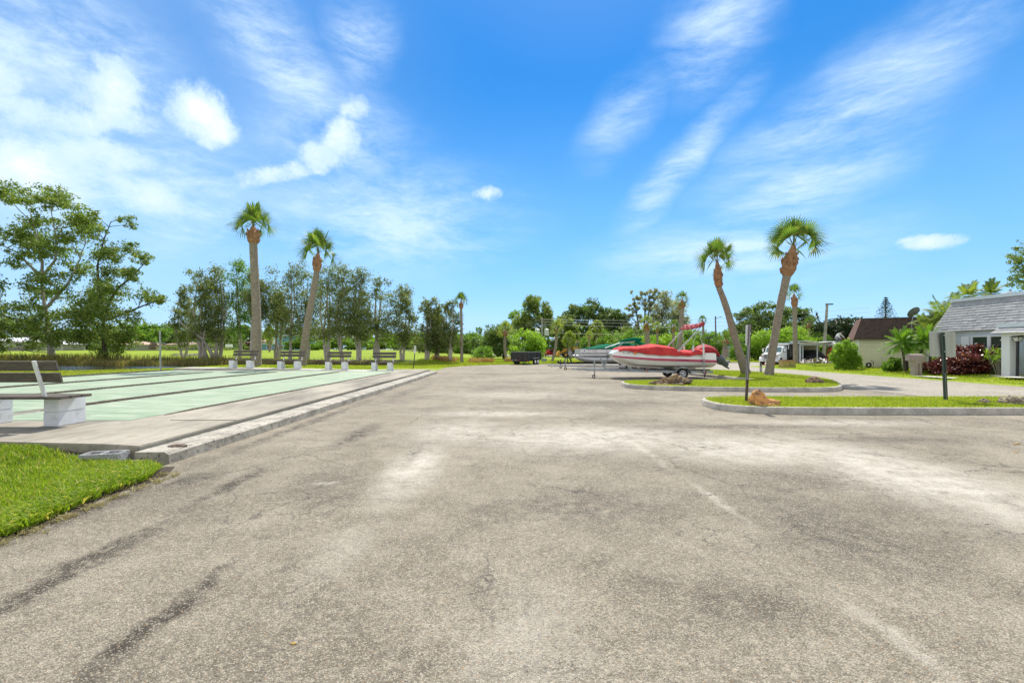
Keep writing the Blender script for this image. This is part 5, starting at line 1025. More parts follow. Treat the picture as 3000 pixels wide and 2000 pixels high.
k.build('tail_light', MC['red_lens'], dt); k = MB(); k.box((0,-.02,.34), (W_*.9,.1,.12)); k.bar((0,L_,.45),(0,L_+1.1,.42),.1,.1); k.box((0,L_*.5,.38), (.5,L_,.10)); k.build('chassis', BT_, dt)
k = MB(); k.box((-.4,-.085,.47), (.16,.012,.05)); k.box((-.75,-.085,.47), (.1,.012,.05)); k.build('reflector', WHITEM, dt)
bc = tag(MB().box((0,0,.22), (.55,.35,.44)).build('utility_box', pm('grey_green_box', (.30,.38,.33), .6), bevel=.02), 'small grey-green utility box behind the dump trailer', 'utility box'); bc.location = (*G(1594, 1062), 0)
# ============================================================ POWER POLES AND LINES
WP = pm('pole_wood', (.22,.19,.16), .9, var=.4, scale=3)
def pole(label, px, by, ty, Y, r_, cat='utility pole', m=None, lean=0):
    X, _ = XZ(px, by, Y); g = Tz(X, Y); z = XZ(px, ty, Y)[1]; t = thing('utility_pole', label, cat, (X, Y, g)); MB().tube([(0,0,-.3),(lean,0,z-g)], [r_, r_*.7], 10).build('pole', m or WP, t, smooth=True); return t, z-g, X, Y
pl, H, X, Y = pole('utility pole with two white transformers behind the dump trailer', 1588, 1038, 928, 72, .17, m=pm('pole_grey', (.36,.36,.34), .8))
k = MB()
for s_ in (-1, 1): k.tube([(s_*.72,0,H-2.95),(s_*.72,0,H-2.0)], .38, 14); k.tube([(s_*.72,0,H-2.0),(s_*.72,0,H-1.9)], [.39,.2], 14); k.tube([(s_*.72-.1,0,H-1.9),(s_*.72-.1,0,H-1.55)], .05, 6)
k.build('transformer', pm('transformer_grey', (.62,.66,.64), .5), pl, smooth=True); MB().bar((-1.1,0,H-.5),(1.1,0,H-.5),.12,.12).build('crossarm', WP, pl); MB().bar((-1,0,H-3.05),(1,0,H-3.05),.08,.08).build('crossarm', WP, pl)
p2, H2, X2, Y2 = pole('bare leaning wooden pole right of the folded boat top', 2098, 1020, 926, 66, .13, lean=-.1); k = MB(); k.tube([(.0,0,H2-.3),(.6,0,H2-.1)], .04, 5); k.box((.65,0,H2-.12), (.25,.12,.08)); k.build('bracket', DKMET, p2)
p3, H3, X3, Y3 = pole('tall grey concrete pole with a flat lamp arm left of the yellow house', 2412, 1010, 891, 50, .17, m=CONC, lean=.42); k = MB(); k.box((.66,0,H3), (.75,.22,.12)); k.build('lamp_arm', DKMET, p3); k = MB(); k.tube([(-.22,0,H3-2.2),(-.6,0,H3-1.6),(-.72,0,H3-1.1)], .05, 5); k.box((-.72,0,H3-1.1), (.14,.14,.35)); k.build('bracket', DKMET, p3)
pole('slim green pole beyond the field among the paperbarks', 1228, 1036, 985, 88, .13, m=GREENP)
pole('thin dark pole beyond the field left of the small sign', 1050, 1031, 975, 100, .14)
WIRE = pm('wire', (.50,.50,.50), .5)
def wire(label, a, b_, sag, r_=.016):
    k = MB(); a, b_ = Vector(a), Vector(b_); k.tube([a.lerp(b_, u)-Vector((0,0,sag*math.sin(u*math.pi))) for u in np.linspace(0,1,24)], r_, 5, cap=False); tag(k.build('power_line', WIRE), label, 'power line', 'power lines across the trees')
for j, (lb, pa, pb_) in enumerate((('highest power line crossing the dark trees', 935, 905), ('second highest power line crossing the dark trees', 942, 918), ('third power line crossing the dark trees', 950, 931), ('fourth power line, lower and slacker', 975, 946))):
    a = XZ(1588, pa, 72); m_ = XZ(2190, pb_, 70); wire(lb, (a[0], 72, a[1]), (m_[0]+18, 69, m_[1]+.1), .9)
for j, (lb, pa, pb_) in enumerate((('upper power line running left from the transformers', 935, 975), ('middle power line running left from the transformers', 942, 982), ('lower power line running left from the transformers', 952, 990))):
    a = XZ(1588, pa, 72); b_ = XZ(1400, pb_, 110); wire(lb, (a[0], 72, a[1]), (b_[0], 110, b_[1]), .6)
# street name sign and street lamp
X, Z = XZ(2136, 1062, 49); t = thing('street_sign', 'green street name blade on a thin post behind the motor', 'sign', (X, 49, 0)); zz = XZ(2136, 1016, 49)[1]; MB().tube([(0,0,-.1),(0,0,zz)], .04, 6).build('post', GALV, t); MB().box((0,0,zz), (.62,.03,.17)).build('name_blade', pm('sign_green', (.02,.22,.09), .5), t); MB().box((-.02,0,zz+.18), (.03,.5,.14)).build('cross_blade', MC['sign_green'], t)
k = MB(); [k.box((-.2+.07*j, -.02, zz), (.045,.006,.07)) for j in range(6)]; k.build('lettering', WHITEM, t)
X, Z = XZ(2077, 1050, 44); t = thing('street_lamp', 'black street lamp with a wide flat hood behind the boat', 'lamp', (X, 44, 0)); zz = XZ(2077, 987, 44)[1]; k = MB(); k.tube([(0,0,-.1),(0,0,zz-.75)], .075, 8); k.tube([(0,0,zz-.85),(0,0,zz-.5),(-.13,0,zz-.1)], .035, 6); k.tube([(0,0,zz-.5),(.13,0,zz-.1)], .035, 6); k.build('post', BLACKP, t); k = MB(); k.tube([(0,0,zz-.1),(0,0,zz)], [.36,.30], 14); k.build('lamp_hood', BLACKP, t)
# ============================================================ HOUSES
def shingles(mb, a0, a1, b0, b1, rows, tabw, seed, th=.024, jog=.03):
    """courses of tabs on the patch a0-a1 (bottom) to b0-b1 (top)"""
    rr = random.Random(seed); a0, a1, b0, b1 = map(Vector, (a0, a1, b0, b1)); nrm = (a1-a0).cross(b0-a0).normalized()
    P = lambda u, v: a0.lerp(a1, u).lerp(b0.lerp(b1, u), v); L = (a1-a0).length; H = (b0-a0).length
    mb.add([a0, a1, b1, b0], [(0,1,2,3)])
    for r_ in range(rows):
        u = 0.0 
        while u < 1:
            w_ = tabw*rr.uniform(.6, 1.5)/L; u2 = min(1, u+w_); v0 = max(0, r_/rows-jog*rr.choice((0,0,.5,1))/H); v1 = min(1, (r_+1)/rows+.01)
            e = nrm*th*rr.uniform(.8,1.3); p = [P(u,v0), P(u2-.004/L*2,v0), P(u2-.004/L*2,v1), P(u,v1)]
            mb.add([p[0], p[1], p[0]+e, p[1]+e, p[2]+nrm*.003, p[3]+nrm*.003], [(0,1,3,2),(2,3,4,5),(0,2,5),(1,4,3)]); u = u2
GSH = pm('grey_shingle', (.41,.42,.43), .9, col2=(.31,.32,.335), scale=2.5, bump=.3, bscale=60, fine=(18,(.36,.36,.36)))
BSH = pm('brown_shingle', (.085,.055,.045), .95, col2=(.05,.035,.03), scale=4, bump=.3, bscale=60, fine=(14,(.13,.09,.075)))
BLUEW = pm('blue_grey_wall', (.56,.61,.68), .85, var=.10, scale=2, bump=.2, bscale=60)
TRIM = pm('pale_trim', (.66,.73,.78), .6, var=.08, scale=2)
WHT = pm('house_white', (.80,.81,.82), .6, var=.06, scale=2)
gh = thing('grey_house', 'pale blue-grey house with a grey shingled mansard roof at the right edge', 'house', (24, 20, .1))
def L(x, y, z=0): return (x-24, y-20, z-.1)
k = MB(); k.box(L(28, 18.7, 1.2), (8, 13.3, 2.6)); k.build('wall', BLUEW, gh)
k = MB(); n0, n1 = 11.8, 25.55
shingles(k, L(23.82,n1,2.40), L(23.82,n0,2.40), L(24.42,n1-.55,4.02), L(24.42,n0+.5,4.02), 12, .30, 1, jog=.025)
shingles(k, L(32.2,n1,2.40), L(23.82,n1,2.40), L(31.6,n1-.55,4.02), L(24.42,n1-.55,4.02), 12, .30, 2, jog=.025)
k.add([L(24.42,n1-.55,4.0), L(24.42,n0+.5,4.0), L(31.6,n0+.5,4.0), L(31.6,n1-.55,4.0)], [(0,1,2,3)]); k.add([L(23.82,n1,2.39), L(32.2,n1,2.39), L(32.2,n0,2.39), L(23.82,n0,2.39)], [(0,1,2,3)])
rf = k.build('roof', GSH, gh)
k = MB(); k.box(L(24.40, (n0+n1)/2, 4.09), (.12, n1-n0-.9, .17)); k.box(L(28, n1-.53, 4.09), (7.3, .12, .168)); k.build('roof_fascia', TRIM, rf)
k = MB(); k.rev(L(25.6, 23.2, 4.10), (0,0,1), [(0,.30),(.10,.42),(.22,.34),(.27,.05),(.40,.05),(.40,.001),(0,.001)], 16); k.build('roof_vent', pm('vent_grey', (.40,.45,.48), .5), rf)
k = MB(); k.box(L(24.9,25.15,4.0), (.5,.3,.16)); k.build('roof_cap', WHT, rf)
# windows (pair) in the wall X=24
wn = MB(); 
for y0_, y1_ in ((22.72, 23.50), (21.86, 22.62)):
    for a, b_, c_, d_ in ((y0_-.03,y1_+.03,2.06,2.12), (y0_-.03,y1_+.03,.82,.88), (y0_-.03,y1_+.03,1.44,1.50)): wn.box(L(23.985, (a+b_)/2, (c_+d_)/2), (.10, b_-a, d_-c_))
    for y in (y0_, y1_): wn.box(L(23.982, y, 1.47), (.096, .055, 1.29))
wf = wn.build('window_frame', WHT, gh)
k = MB(); k.box(L(23.99, 23.11, 1.77), (.03,.74,.56)); k.box(L(23.99, 22.24, 1.77), (.03,.72,.56)); k.box(L(23.985, 23.11, 1.16), (.03,.74,.55)); k.box(L(23.985, 22.24, 1.16), (.03,.72,.55)); k.build('pane', GLASS, wf)
k = MB(); k.box(L(23.98, 22.67, 1.47), (.12,.06,1.34)); k.build('mullion', WHT, wf)
k = MB(); k.box(L(23.97, 23.86, 1.45), (.05,.40,1.30))
for j in range(22): k.box(L(23.95, 23.86, .86+j*.056), (.03,.33,.022), rot=None)
k.build('shutter', WHT, gh)
k = MB(); k.box(L(23.97, 20.3, 1.45), (.05,.36,1.30)); 
for j in range(22): k.box(L(23.95, 20.3, .86+j*.056), (.03,.30,.022))
k.build('shutter', WHT, gh)
# porch: pillar, arch, roof skirt
k = MB(); k.box(L(22.85, 20.75, 1.0), (.36,.36,2.0)); k.box(L(22.85, 20.75, 1.86), (.42,.42,.05)); k.build('porch_pillar', WHT, gh, bevel=.01)
k = MB(); k.box(L(22.85, 17.2, 1.0), (.36,.36,2.0)); k.build('porch_pillar', WHT, gh, bevel=.01)
arch = [(20.93,1.98),(20.93,2.24),(17.0,2.24),(17.0,1.98)]+[(18.975-1.6*math.cos(a), 1.88+.28*math.sin(a)) for a in np.linspace(0, math.pi, 13)]
k = MB(); k.prism([(y-20, z-.1) for y, z in arch], 22.69-24, 23.01-24, 'x'); k.build('porch_arch', WHT, gh)
k = MB(); shingles(k, L(22.45,21.2,2.16), L(22.45,16.6,2.16), L(22.68,21.0,2.44), L(22.68,16.8,2.44), 2, .28, 5); shingles(k, L(24.0,21.2,2.16), L(22.45,21.2,2.16), L(24.0,21.0,2.44), L(22.68,21.0,2.44), 2, .28, 6); k.add([L(22.45,21.2,2.155), L(24,21.2,2.155), L(24,16.6,2.155), L(22.45,16.6,2.155)], [(0,1,2,3)])
pr = k.build('porch_roof', GSH, gh); k = MB(); k.box(L(23.3, 18.9, 2.52), (1.35, 4.35, .17)); k.build('porch_fascia', TRIM, pr)
k = MB(); k.box(L(23.2,18.9,.16), (1.6,4.6,.14)); k.build('porch_floor', CONC, gh)
k = MB(); k.box(L(23.99,19.3,1.15), (.06,.9,2.0)); k.build('door', WHT, gh)
# yellow house with brown mansard roof
YEL = pm('cream_siding', (.85,.81,.60), .7, var=.12, scale=1.4); A_ = Vector((23.6,30.7,0)); B_ = Vector((29.2,27.6,0)); dr = (B_-A_).normalized(); bk = Vector((-dr.y, dr.x, 0))
yh = thing('yellow_house', 'low cream-yellow clapboard house with a dark brown mansard roof', 'house', tuple(A_)); LN = (B_-A_).length
def Q3(u, d, z): p = dr*u+bk*d; return (p.x, p.y, z)
k = MB(); prof = []
for i in range(19): z = .10+i*.112; prof += [(-.045, z), (-.012, z+.088), (.04, z+.089), (.04, z+.111)]
k.loft([[Q3(0,d,z) for d, z in prof], [Q3(LN,d,z) for d, z in prof]], cap=False)
k.loft([[Q3(d,0,z) for d, z in prof], [Q3(d,2.4,z) for d, z in prof]], cap=False); k.add([Q3(LN,0,0),Q3(LN,2.4,0),Q3(LN,2.4,2.3),Q3(LN,0,2.3)], [(0,1,2,3)]); k.build('siding', YEL, yh)
k = MB()
for u in (0.0, 3.55): k.add([Q3(u-.06,-.05,0),Q3(u+.08,-.05,0),Q3(u+.08,-.05,2.2),Q3(u-.06,-.05,2.2),Q3(u-.06,.1,0),Q3(u+.08,.1,0),Q3(u+.08,.1,2.2),Q3(u-.06,.1,2.2)], [(0,1,2,3),(0,4,7,3),(1,5,6,2)])
k.build('corner_trim', WHT, yh)
k = MB(); shingles(k, Q3(-.28,-.28,2.10), Q3(LN,-.28,2.10), Q3(.22,.28,3.48), Q3(LN,.28,3.48), 12, .35, 7, th=.012); 
k.add([Q3(.22,.28,3.48),Q3(LN,.28,3.48),Q3(LN,2.2,3.5),Q3(.22,2.2,3.5)], [(0,1,2,3)]); k.add([Q3(-.28,-.28,2.09),Q3(LN,-.28,2.09),Q3(LN,2.5,2.09),Q3(-.28,2.5,2.09)], [(0,1,2,3)]); r2 = k.build('roof', BSH, yh)
k = MB(); shingles(k, Q3(-.28,2.5,2.10), Q3(-.28,-.28,2.10), Q3(.22,2.2,3.48), Q3(.22,.28,3.48), 10, .35, 8, th=.012); k.build('roof_side', pm('sunlit_tint_shingle', (.16,.075,.055), .9, var=.4, scale=6), r2)  # same brown roof; sunlight on this side is put into a redder colour
k = MB(); c_ = Q3(.2,.27,3.50); k.bar(Q3(.18,.26,3.50), Q3(LN,.26,3.50), .05, .05); k.build('roof_edge', pm('edge_dark', (.12,.12,.12), .7), r2)
k = MB(); u = 1.2; k.bar(Q3(0,-.06,.07), Q3(LN,-.06,.07), .06, .16); k.build('base_band', pm('base_dark', (.06,.05,.045), .9), yh)
X, Z = XZ(2681, 916, 29.0); sdish = thing('satellite_dish', 'grey satellite dish on a bent mast above the brown roof', 'satellite dish', (X-.08, 29.0, 2.6)); k = MB(); k.tube([(-.12,0,-.1),(-.15,0,.55),(-.02,0,.95),(.0,0,1.05)], .022, 6); k.build('mast', GALV, sdish)
k = MB(); n_ = Vector((-.10,.85,.62)).normalized(); k.rev((.03,0,1.16), n_, [(0,.001),(.015,.2),(.06,.38),(.075,.38),(.03,.2),(.012,.001)], 20); k.build('dish', pm('dish_grey', (.20,.21,.21), .7), sdish); k = MB(); k.bar((.03,0,1.08),(.42,.1,1.28),.03,.03); k.box((.42,.1,1.30),(.06,.06,.09)); k.build('feed_arm', DKMET, sdish)
# hose reel / meter by the siding
k = MB(); k.wheel((0,0,.22), .17, .12, n=14); k.tube([(.3,.0,.2),(.3,0,.4),(.15,0,.5)], .02, 5); o = k.build('hose_reel', BLACKP); X, Z = XZ(2545, 1068, 29.4); o.location = (X, 29.4, .2); tag(o, 'small black hose reel at the foot of the yellow siding', 'hose reel')
# mailbox
MBX = pm('mailbox_tan', (.40,.33,.28), .6, col2=(.33,.27,.23), scale=4); X, Y = 20.9, 23.4; mbx = thing('mailbox', 'tan plastic mailbox on a thick moulded post by the road', 'mailbox', (X, Y, Tz(X,Y)))
k = MB(); k.loft([[(-.16*s_+.07, -.16, z), (.16*s_+.07, -.16, z), (.16*s_+.07, .16, z), (-.16*s_+.07, .16, z)] for z, s_ in ((0,1.18),(.55,1.0),(.70,1.05),(.80,1.5))], close=True); k.build('post', MBX, mbx, bevel=.02)
k = MB(); pf = [(-.17,.78),(-.17,1.0)]+[(-.17*math.cos(a), 1.0+.13*math.sin(a)) for a in np.linspace(.3, 2.84, 7)]+[(.17,1.0),(.17,.78)]; k.prism(pf, -.34, .34, 'x'); k.build('box', MBX, mbx, bevel=.015); k = MB(); k.prism([(y*.9, z) for y, z in pf], -.362, -.342, 'x'); k.build('box_door', MBX, mbx, bevel=.006)
k = MB(); k.box((.07,-.168,.35), (.06,.012,.6)); k.build('post_groove', pm('groove', (.25,.2,.17), .8), mbx)
# lamp post
lp_ = thing('lamp_post', 'black garden lamp post with a small lantern before the porch', 'lamp post', (22.76, 20.35, .1)); k = MB(); k.tube([(0,0,0),(.03,0,1.66)], .052, 12); k.tube([(0,0,0),(0,0,.08)], .07, 12); k.build('pole', BLACKP, lp_, smooth=True)
k = MB(); k.loft([[(.03+s_*a, s_*b_, z) for a, b_ in ((-1,-1),(1,-1),(1,1),(-1,1))] for z, s_ in ((1.66,.05),(1.68,.09),(1.69,.09),(1.69,.02),(1.88,.02),(1.88,.17),(1.90,.17),(1.96,.06),(2.0,.03))], close=True)
for a in (-1,1):
    for b_ in (-1,1): k.bar((.03+a*.085,b_*.085,1.69),(.03+a*.125,b_*.125,1.88),.016,.016)
k.build('lantern', BLACKP, lp_); k = MB(); k.loft([[(.03+s_*a, s_*b_, z) for a, b_ in ((-1,-1),(1,-1),(1,1),(-1,1))] for z, s_ in ((1.695,.075),(1.875,.115))], close=True); k.build('lantern_glass', pm('frosted', (.7,.7,.66), .3), lp_)
tag(sheet('path', [(20.0,20.6),(20.0,22.6),(20.7,22.3),(20.7,20.9)], .125, pm('pale_path', (.62,.60,.56), .9)), kind='structure')
tag(sheet('path', [(21.6,19.2),(21.6,20.2),(22.5,20.2),(22.5,19.2)], .235, MC['pale_path']), kind='structure')
# ============================================================ SCREEN ROOM, LADDER, ROOFERS, RUBBLE
SY = 41.5
def sx(px): return XZ(px, 1000, SY)[0]
sr = thing('screen_room', 'open-fronted white framed screen room losing its roof panels', 'building', (sx(2342), SY, 0)); w_ = sx(2470)-sx(2342); zt = 1.45+12*SY/1333
k = MB(); 
for x_, tw in ((.05,.16),(.30,.07),(sx(2394)-sx(2342),.09),(w_-.1,.12)): k.box((x_,0,zt/2), (tw,.08,zt))
k.box((w_/2,-.002,zt+.02), (w_,.10,.16)); k.box((w_/2,0,.13), (w_,.07,.26)); k.build('frame', TRIM, sr)
k = MB(); k.box((w_/2-.0,1.5,zt+.16), (w_+.5,3.6,.13)); k.box((.5,.0,zt+.27), (1.3,2.4,.05), rot=Matrix.Rotation(R(6),3,'Y')); k.box((1.9,-.4,zt+.26), (1.2,1.6,.04), rot=Matrix.Rotation(R(-4),3,'Y')); k.build('roof', WHITEM, sr)
k = MB(); k.box((w_/2,3.2,zt/2), (w_,.1,zt)); k.box((.02,1.6,zt/2), (.06,3.2,zt)); k.build('back_wall', pm('beige_wall', (.36,.33,.28), .9), sr)
dm = MB(); secs = []
for u in np.linspace(0,1,16):
    h_ = .35+1.0*math.sin(min(1,u*1.15)*math.pi*.93)**.6; x_ = 1.1+u*2.9; secs.append([(x_, .5, .0), (x_, .45, h_*.7), (x_, .9, h_), (x_, 1.8, h_), (x_, 2.2, h_*.7), (x_, 2.2, 0)])
dm.loft(secs, close=True); o = dm.build('covered_mound', pm('dark_tarp', (.02,.025,.03), .7, var=.3), smooth=True); o.location = (sx(2342)-.45, SY+.2, .02); tag(o, 'dark arched covered shape stored inside the screen room', 'covered mound')
LY = 40.6; s_ = LY/F; ld = thing('ladder', 'red stepladder standing open beneath the roofers', 'ladder', (XZ(2433,1060,LY)[0], LY, .03)); RED = pm('ladder_red', (.50,.02,.03), .5, var=.2)
k = MB(); zz = 52*s_
for y, dx_ in ((-.25,-.46),(.25,-.40),(-.25,.36),(.25,.42)): k.bar((dx_,y,0), (-.02 if dx_<0 else .04,y*.6,zz), .05, .07, up=(0,1,0))
k.build('rail', RED, ld); k = MB()
for j in range(1,6): u = j/6; x_ = -.46*(1-u); k.bar((x_,-.25*(1-.4*u),zz*u), (x_+.05*(1-u),.25*(1-.4*u),zz*u), .05, .03)
k.bar((-.30,-.2,zz*.34), (.26,-.2,zz*.34), .03, .03); k.box((.01,0,zz), (.14,.3,.05)); k.build('step', GALV, ld)
SKIN = pm('skin', (.30,.16,.10), .6); WSH = pm('white_shirt', (.72,.72,.70), .85, var=.15, scale=8); BSHRT = pm('blue_cloth', (.05,.13,.42), .85, var=.3, scale=8)
def skin_person(name, label, loc, rz, J, E, rad, parts, root):
    """one skinned body; joints J, edges E, radii; material zones chosen by height/limb"""
    me = bpy.data.meshes.new(name); names = list(J); me.from_pydata([J[n_] for n_ in names], [(names.index(a), names.index(b_)) for a, b_ in E], [])
    o = bpy.data.objects.new(name, me); COL.objects.link(o); o.modifiers.new('skin', 'SKIN'); sd_ = o.modifiers.new('sub', 'SUBSURF'); sd_.levels = sd_.render_levels = 2
    for i, n_ in enumerate(names): v = me.skin_vertices[0].data[i]; v.radius = (rad[n_], rad[n_]); v.use_root = (n_ == root)
    dg = bpy.context.evaluated_depsgraph_get(); em = bpy.data.meshes.new_from_object(o.evaluated_get(dg)); o.modifiers.clear(); o.data = em; bpy.data.meshes.remove(me); em.name = name
    for m_ in parts['mats']: em.materials.append(m_)
    em.polygons.foreach_set('use_smooth', [True]*len(em.polygons))
    for p in em.polygons: p.material_index = parts['pick'](p.center)
    o.location = loc; o.rotation_euler = (0,0,rz); return tag(o, label, 'person')
def person(label, loc, rz, J, hair=True, top=WSH, legs=BSHRT, cap=None, sc=1.0):
    J = {k_: tuple(c_*sc for c_ in v) for k_, v in J.items()}
    E = [('pel','bel'),('bel','chest'),('chest','neck'),('neck','chin'),('chin','head'),('head','crown'),('pel','hl'),('hl','kl'),('kl','al'),('al','tl'),('pel','hr'),('hr','kr'),('kr','ar'),('ar','tr'),('chest','sl'),('sl','el'),('el','wl'),('wl','pl'),('chest','sr'),('sr','er'),('er','wr'),('wr','pr')]
    rad = dict(pel=.135,bel=.13,chest=.155,neck=.06,chin=.07,head=.10,crown=.06,hl=.10,hr=.10,kl=.065,kr=.065,al=.045,ar=.045,tl=.035,tr=.035,sl=.07,sr=.07,el=.045,er=.045,wl=.032,wr=.032,pl=.03,pr=.03)
    for side in 'lr':
        p = Vector(J['p'+side]); d = (p-Vector(J['w'+side])).normalized(); sx_ = d.cross(Vector((.1,.2,1))).normalized()
        for fi, off in enumerate((-.03,-.01,.01,.03)):
            J[f'f{fi}{side}'] = tuple(p+(d*(.075-.008*abs(fi-1))+sx_*off-Vector((0,0,.02)))*sc); E.append((f'p{side}', f'f{fi}{side}')); rad[f'f{fi}{side}'] = .010
        J[f'th{side}'] = tuple(p+(d*.02+sx_*(-.065))*sc); E.append((f'p{side}', f'th{side}')); rad[f'th{side}'] = .012
    rad = {k_: v*sc for k_, v in rad.items()}
    nk, hd = Vector(J['neck']), Vector(J['head']); pl_ = Vector(J['pel']); ch = Vector(J['chest'])
    def near(c_, names, th): return any((c_-Vector(J[n_])).length < th*sc for n_ in names)
    def pick(c_):
        if near(c_, ('head','crown','chin'), .14) and (c_-ch).length > .2*sc: return 2
        if near(c_, ('wl','wr','pl','pr'), .12): return 2
        ax = ch-pl_; u = (c_-pl_).dot(ax)/ax.length_squared
        leg = min((c_-Vector(J[n_])).length for n_ in ('hl','hr','kl','kr','al','ar','tl','tr')) < min((c_-Vector(J[n_])).length for n_ in ('bel','chest','sl','sr','el','er','neck'))
        return 1 if leg or u < .15 and not near(c_, ('el','er','wl','wr'), .2) else 0
    o = skin_person('person', label, loc, rz, J, E, rad, {'mats': [top, legs, SKIN], 'pick': pick}, 'pel')
    d = (hd-nk).normalized(); k = MB()
    cm = pm('dark_hair', (.02,.016,.014), .8) if not cap else cap; c0 = hd+d*.03*sc
    k.rev(tuple(c0), tuple(d), [(-.02*sc,.118*sc),(.04*sc,.115*sc),(.09*sc,.085*sc),(.12*sc,.03*sc),(.122*sc,.001),(-.02*sc,.001)], 14); k.build('cap' if cap else 'hair', cm, o, smooth=True); return o
# bent-over roofer on the ladder and a crouching one on the roof (x right, y away, z up, metres)
J1 = dict(pel=(0,0,.92),bel=(-.03,.12,1.08),chest=(-.06,.30,1.22),neck=(-.08,.44,1.30),chin=(-.08,.50,1.33),head=(-.08,.56,1.38),crown=(-.08,.60,1.44),hl=(-.12,0,.86),kl=(-.14,.05,.46),al=(-.14,-.05,.06),tl=(-.14,.10,.02),hr=(.12,0,.86),kr=(.14,.08,.48),ar=(.14,-.02,.10),tr=(.14,.12,.06),sl=(-.25,.30,1.20),el=(-.36,.42,1.0),wl=(-.34,.62,.94),pl=(-.33,.70,.92),sr=(.13,.32,1.20),er=(.26,.44,1.0),wr=(.25,.64,.95),pr=(.24,.72,.93))
person('worker in blue trousers standing on the red ladder, bent over the roof', (XZ(2447,1040,40.4)[0], 40.4, XZ(2447,1047,40.4)[1]), R(-10), J1, cap=pm('dark_cap', (.03,.03,.035), .8))
J2 = dict(pel=(0,0,.42),bel=(.02,-.10,.58),chest=(.03,-.22,.76),neck=(.03,-.34,.84),chin=(.03,-.42,.84),head=(.03,-.49,.86),crown=(.03,-.56,.90),hl=(-.12,0,.38),kl=(-.20,-.36,.46),al=(-.18,-.10,.07),tl=(-.19,-.26,.02),hr=(.12,0,.38),kr=(.22,-.34,.48),ar=(.2,-.08,.08),tr=(.21,-.24,.03),sl=(-.17,-.22,.76),el=(-.30,-.38,.54),wl=(-.24,-.56,.36),pl=(-.22,-.62,.30),sr=(.23,-.22,.76),er=(.34,-.40,.54),wr=(.28,-.58,.36),pr=(.26,-.64,.30))
person('worker in a white shirt crouching on the roof above the green bush', (XZ(2464,1003,41.3)[0], 41.9, zt+.225), R(25), J2, legs=pm('grey_cloth', (.16,.16,.17), .9))
k = MB(); k.tube([(-.2,0,.0),(.2,.1,.05)], [.16,.13], 10); o = k.build('shingle_roll', WHITEM); X, Z = XZ(2444, 1003, 40.8); o.location = (X, 41.0, Z-.05); tag(o, 'white roll of roofing held at the roof edge by the workers', 'roll')
rr = random.Random(12); RB = [pm('rubble_white', (.68,.66,.62), .8, var=.2), pm('rubble_tan', (.42,.36,.28), .9, var=.3), pm('rubble_dark', (.14,.11,.10), .9)]
k = MB()
for i in range(90):
    px = rr.uniform(2345, 2440); u = (px-2345)/95; hmax = .10+.42*math.exp(-((u-.33)/.16)**2)+.35*math.exp(-((u-.75)/.16)**2); X, _ = XZ(px, 1065, 37.6); z = rr.uniform(.03, hmax); l_ = rr.uniform(.15,.9)
    k.box((X-25.0, rr.uniform(-.8,.8), z), (l_, rr.uniform(.06,.22), rr.uniform(.01,.05)), mi=rr.choice((0,0,1,1,2)), rot=Matrix.Rotation(rr.uniform(-1.5,1.5),3,'Z')@Matrix.Rotation(rr.uniform(-.7,.7),3,'Y'))
o = k.build('roof_rubble', RB); o.location = (25.0, 37.6, .15); tag(o, 'heap of torn roofing scraps and boards on the lawn edge', 'rubble', kind='stuff')
# yellow transformer box, cones
YB = pm('mustard_box', (.50,.36,.10), .7, col2=(.38,.30,.12), scale=2, fine=(4,(.22,.24,.14))); X, Y = G(2306, 1077, .06); ub = thing('utility_cabinet', 'mustard-yellow double utility cabinet on the lawn before the truck', 'utility box', (X, Y, Tz(X,Y)))
k = MB(); k.box((0,0,.25), (.94,.6,.5), taper=.97); k.build('cabinet', YB, ub, bevel=.02); k = MB(); k.box((0,0,.515), (1.0,.66,.05)); k.build('lid', pm('rust_lid', (.42,.22,.08), .8, var=.3), ub, bevel=.015); k = MB(); k.box((0.02,-.302,.25), (.015,.01,.46)); k.build('door_seam', DKMET, ub)
def cone(label, px, by, h_px, m):
    X, Y = G(px, by, 0.02); h = h_px*Y/F; t = thing('traffic_cone', label, 'cone', (X, Y, .01)); k = MB(); k.tube([(0,0,.03),(0,0,h*.55),(0,0,h)], [h*.28,h*.16,h*.05], 12); k.build('cone_body', m, t, smooth=True); MB().box((0,0,.015), (h*.75,h*.75,.03)).build('base', m, t)
cone('bright red cone left of the thickest palm', 2238, 1068, 8, pm('cone_red', (.75,.02,.015), .5)); cone('orange cone right of the thickest palm, by the truck wheel', 2272, 1067, 9, pm('cone_orange', (.60,.12,.03), .5))
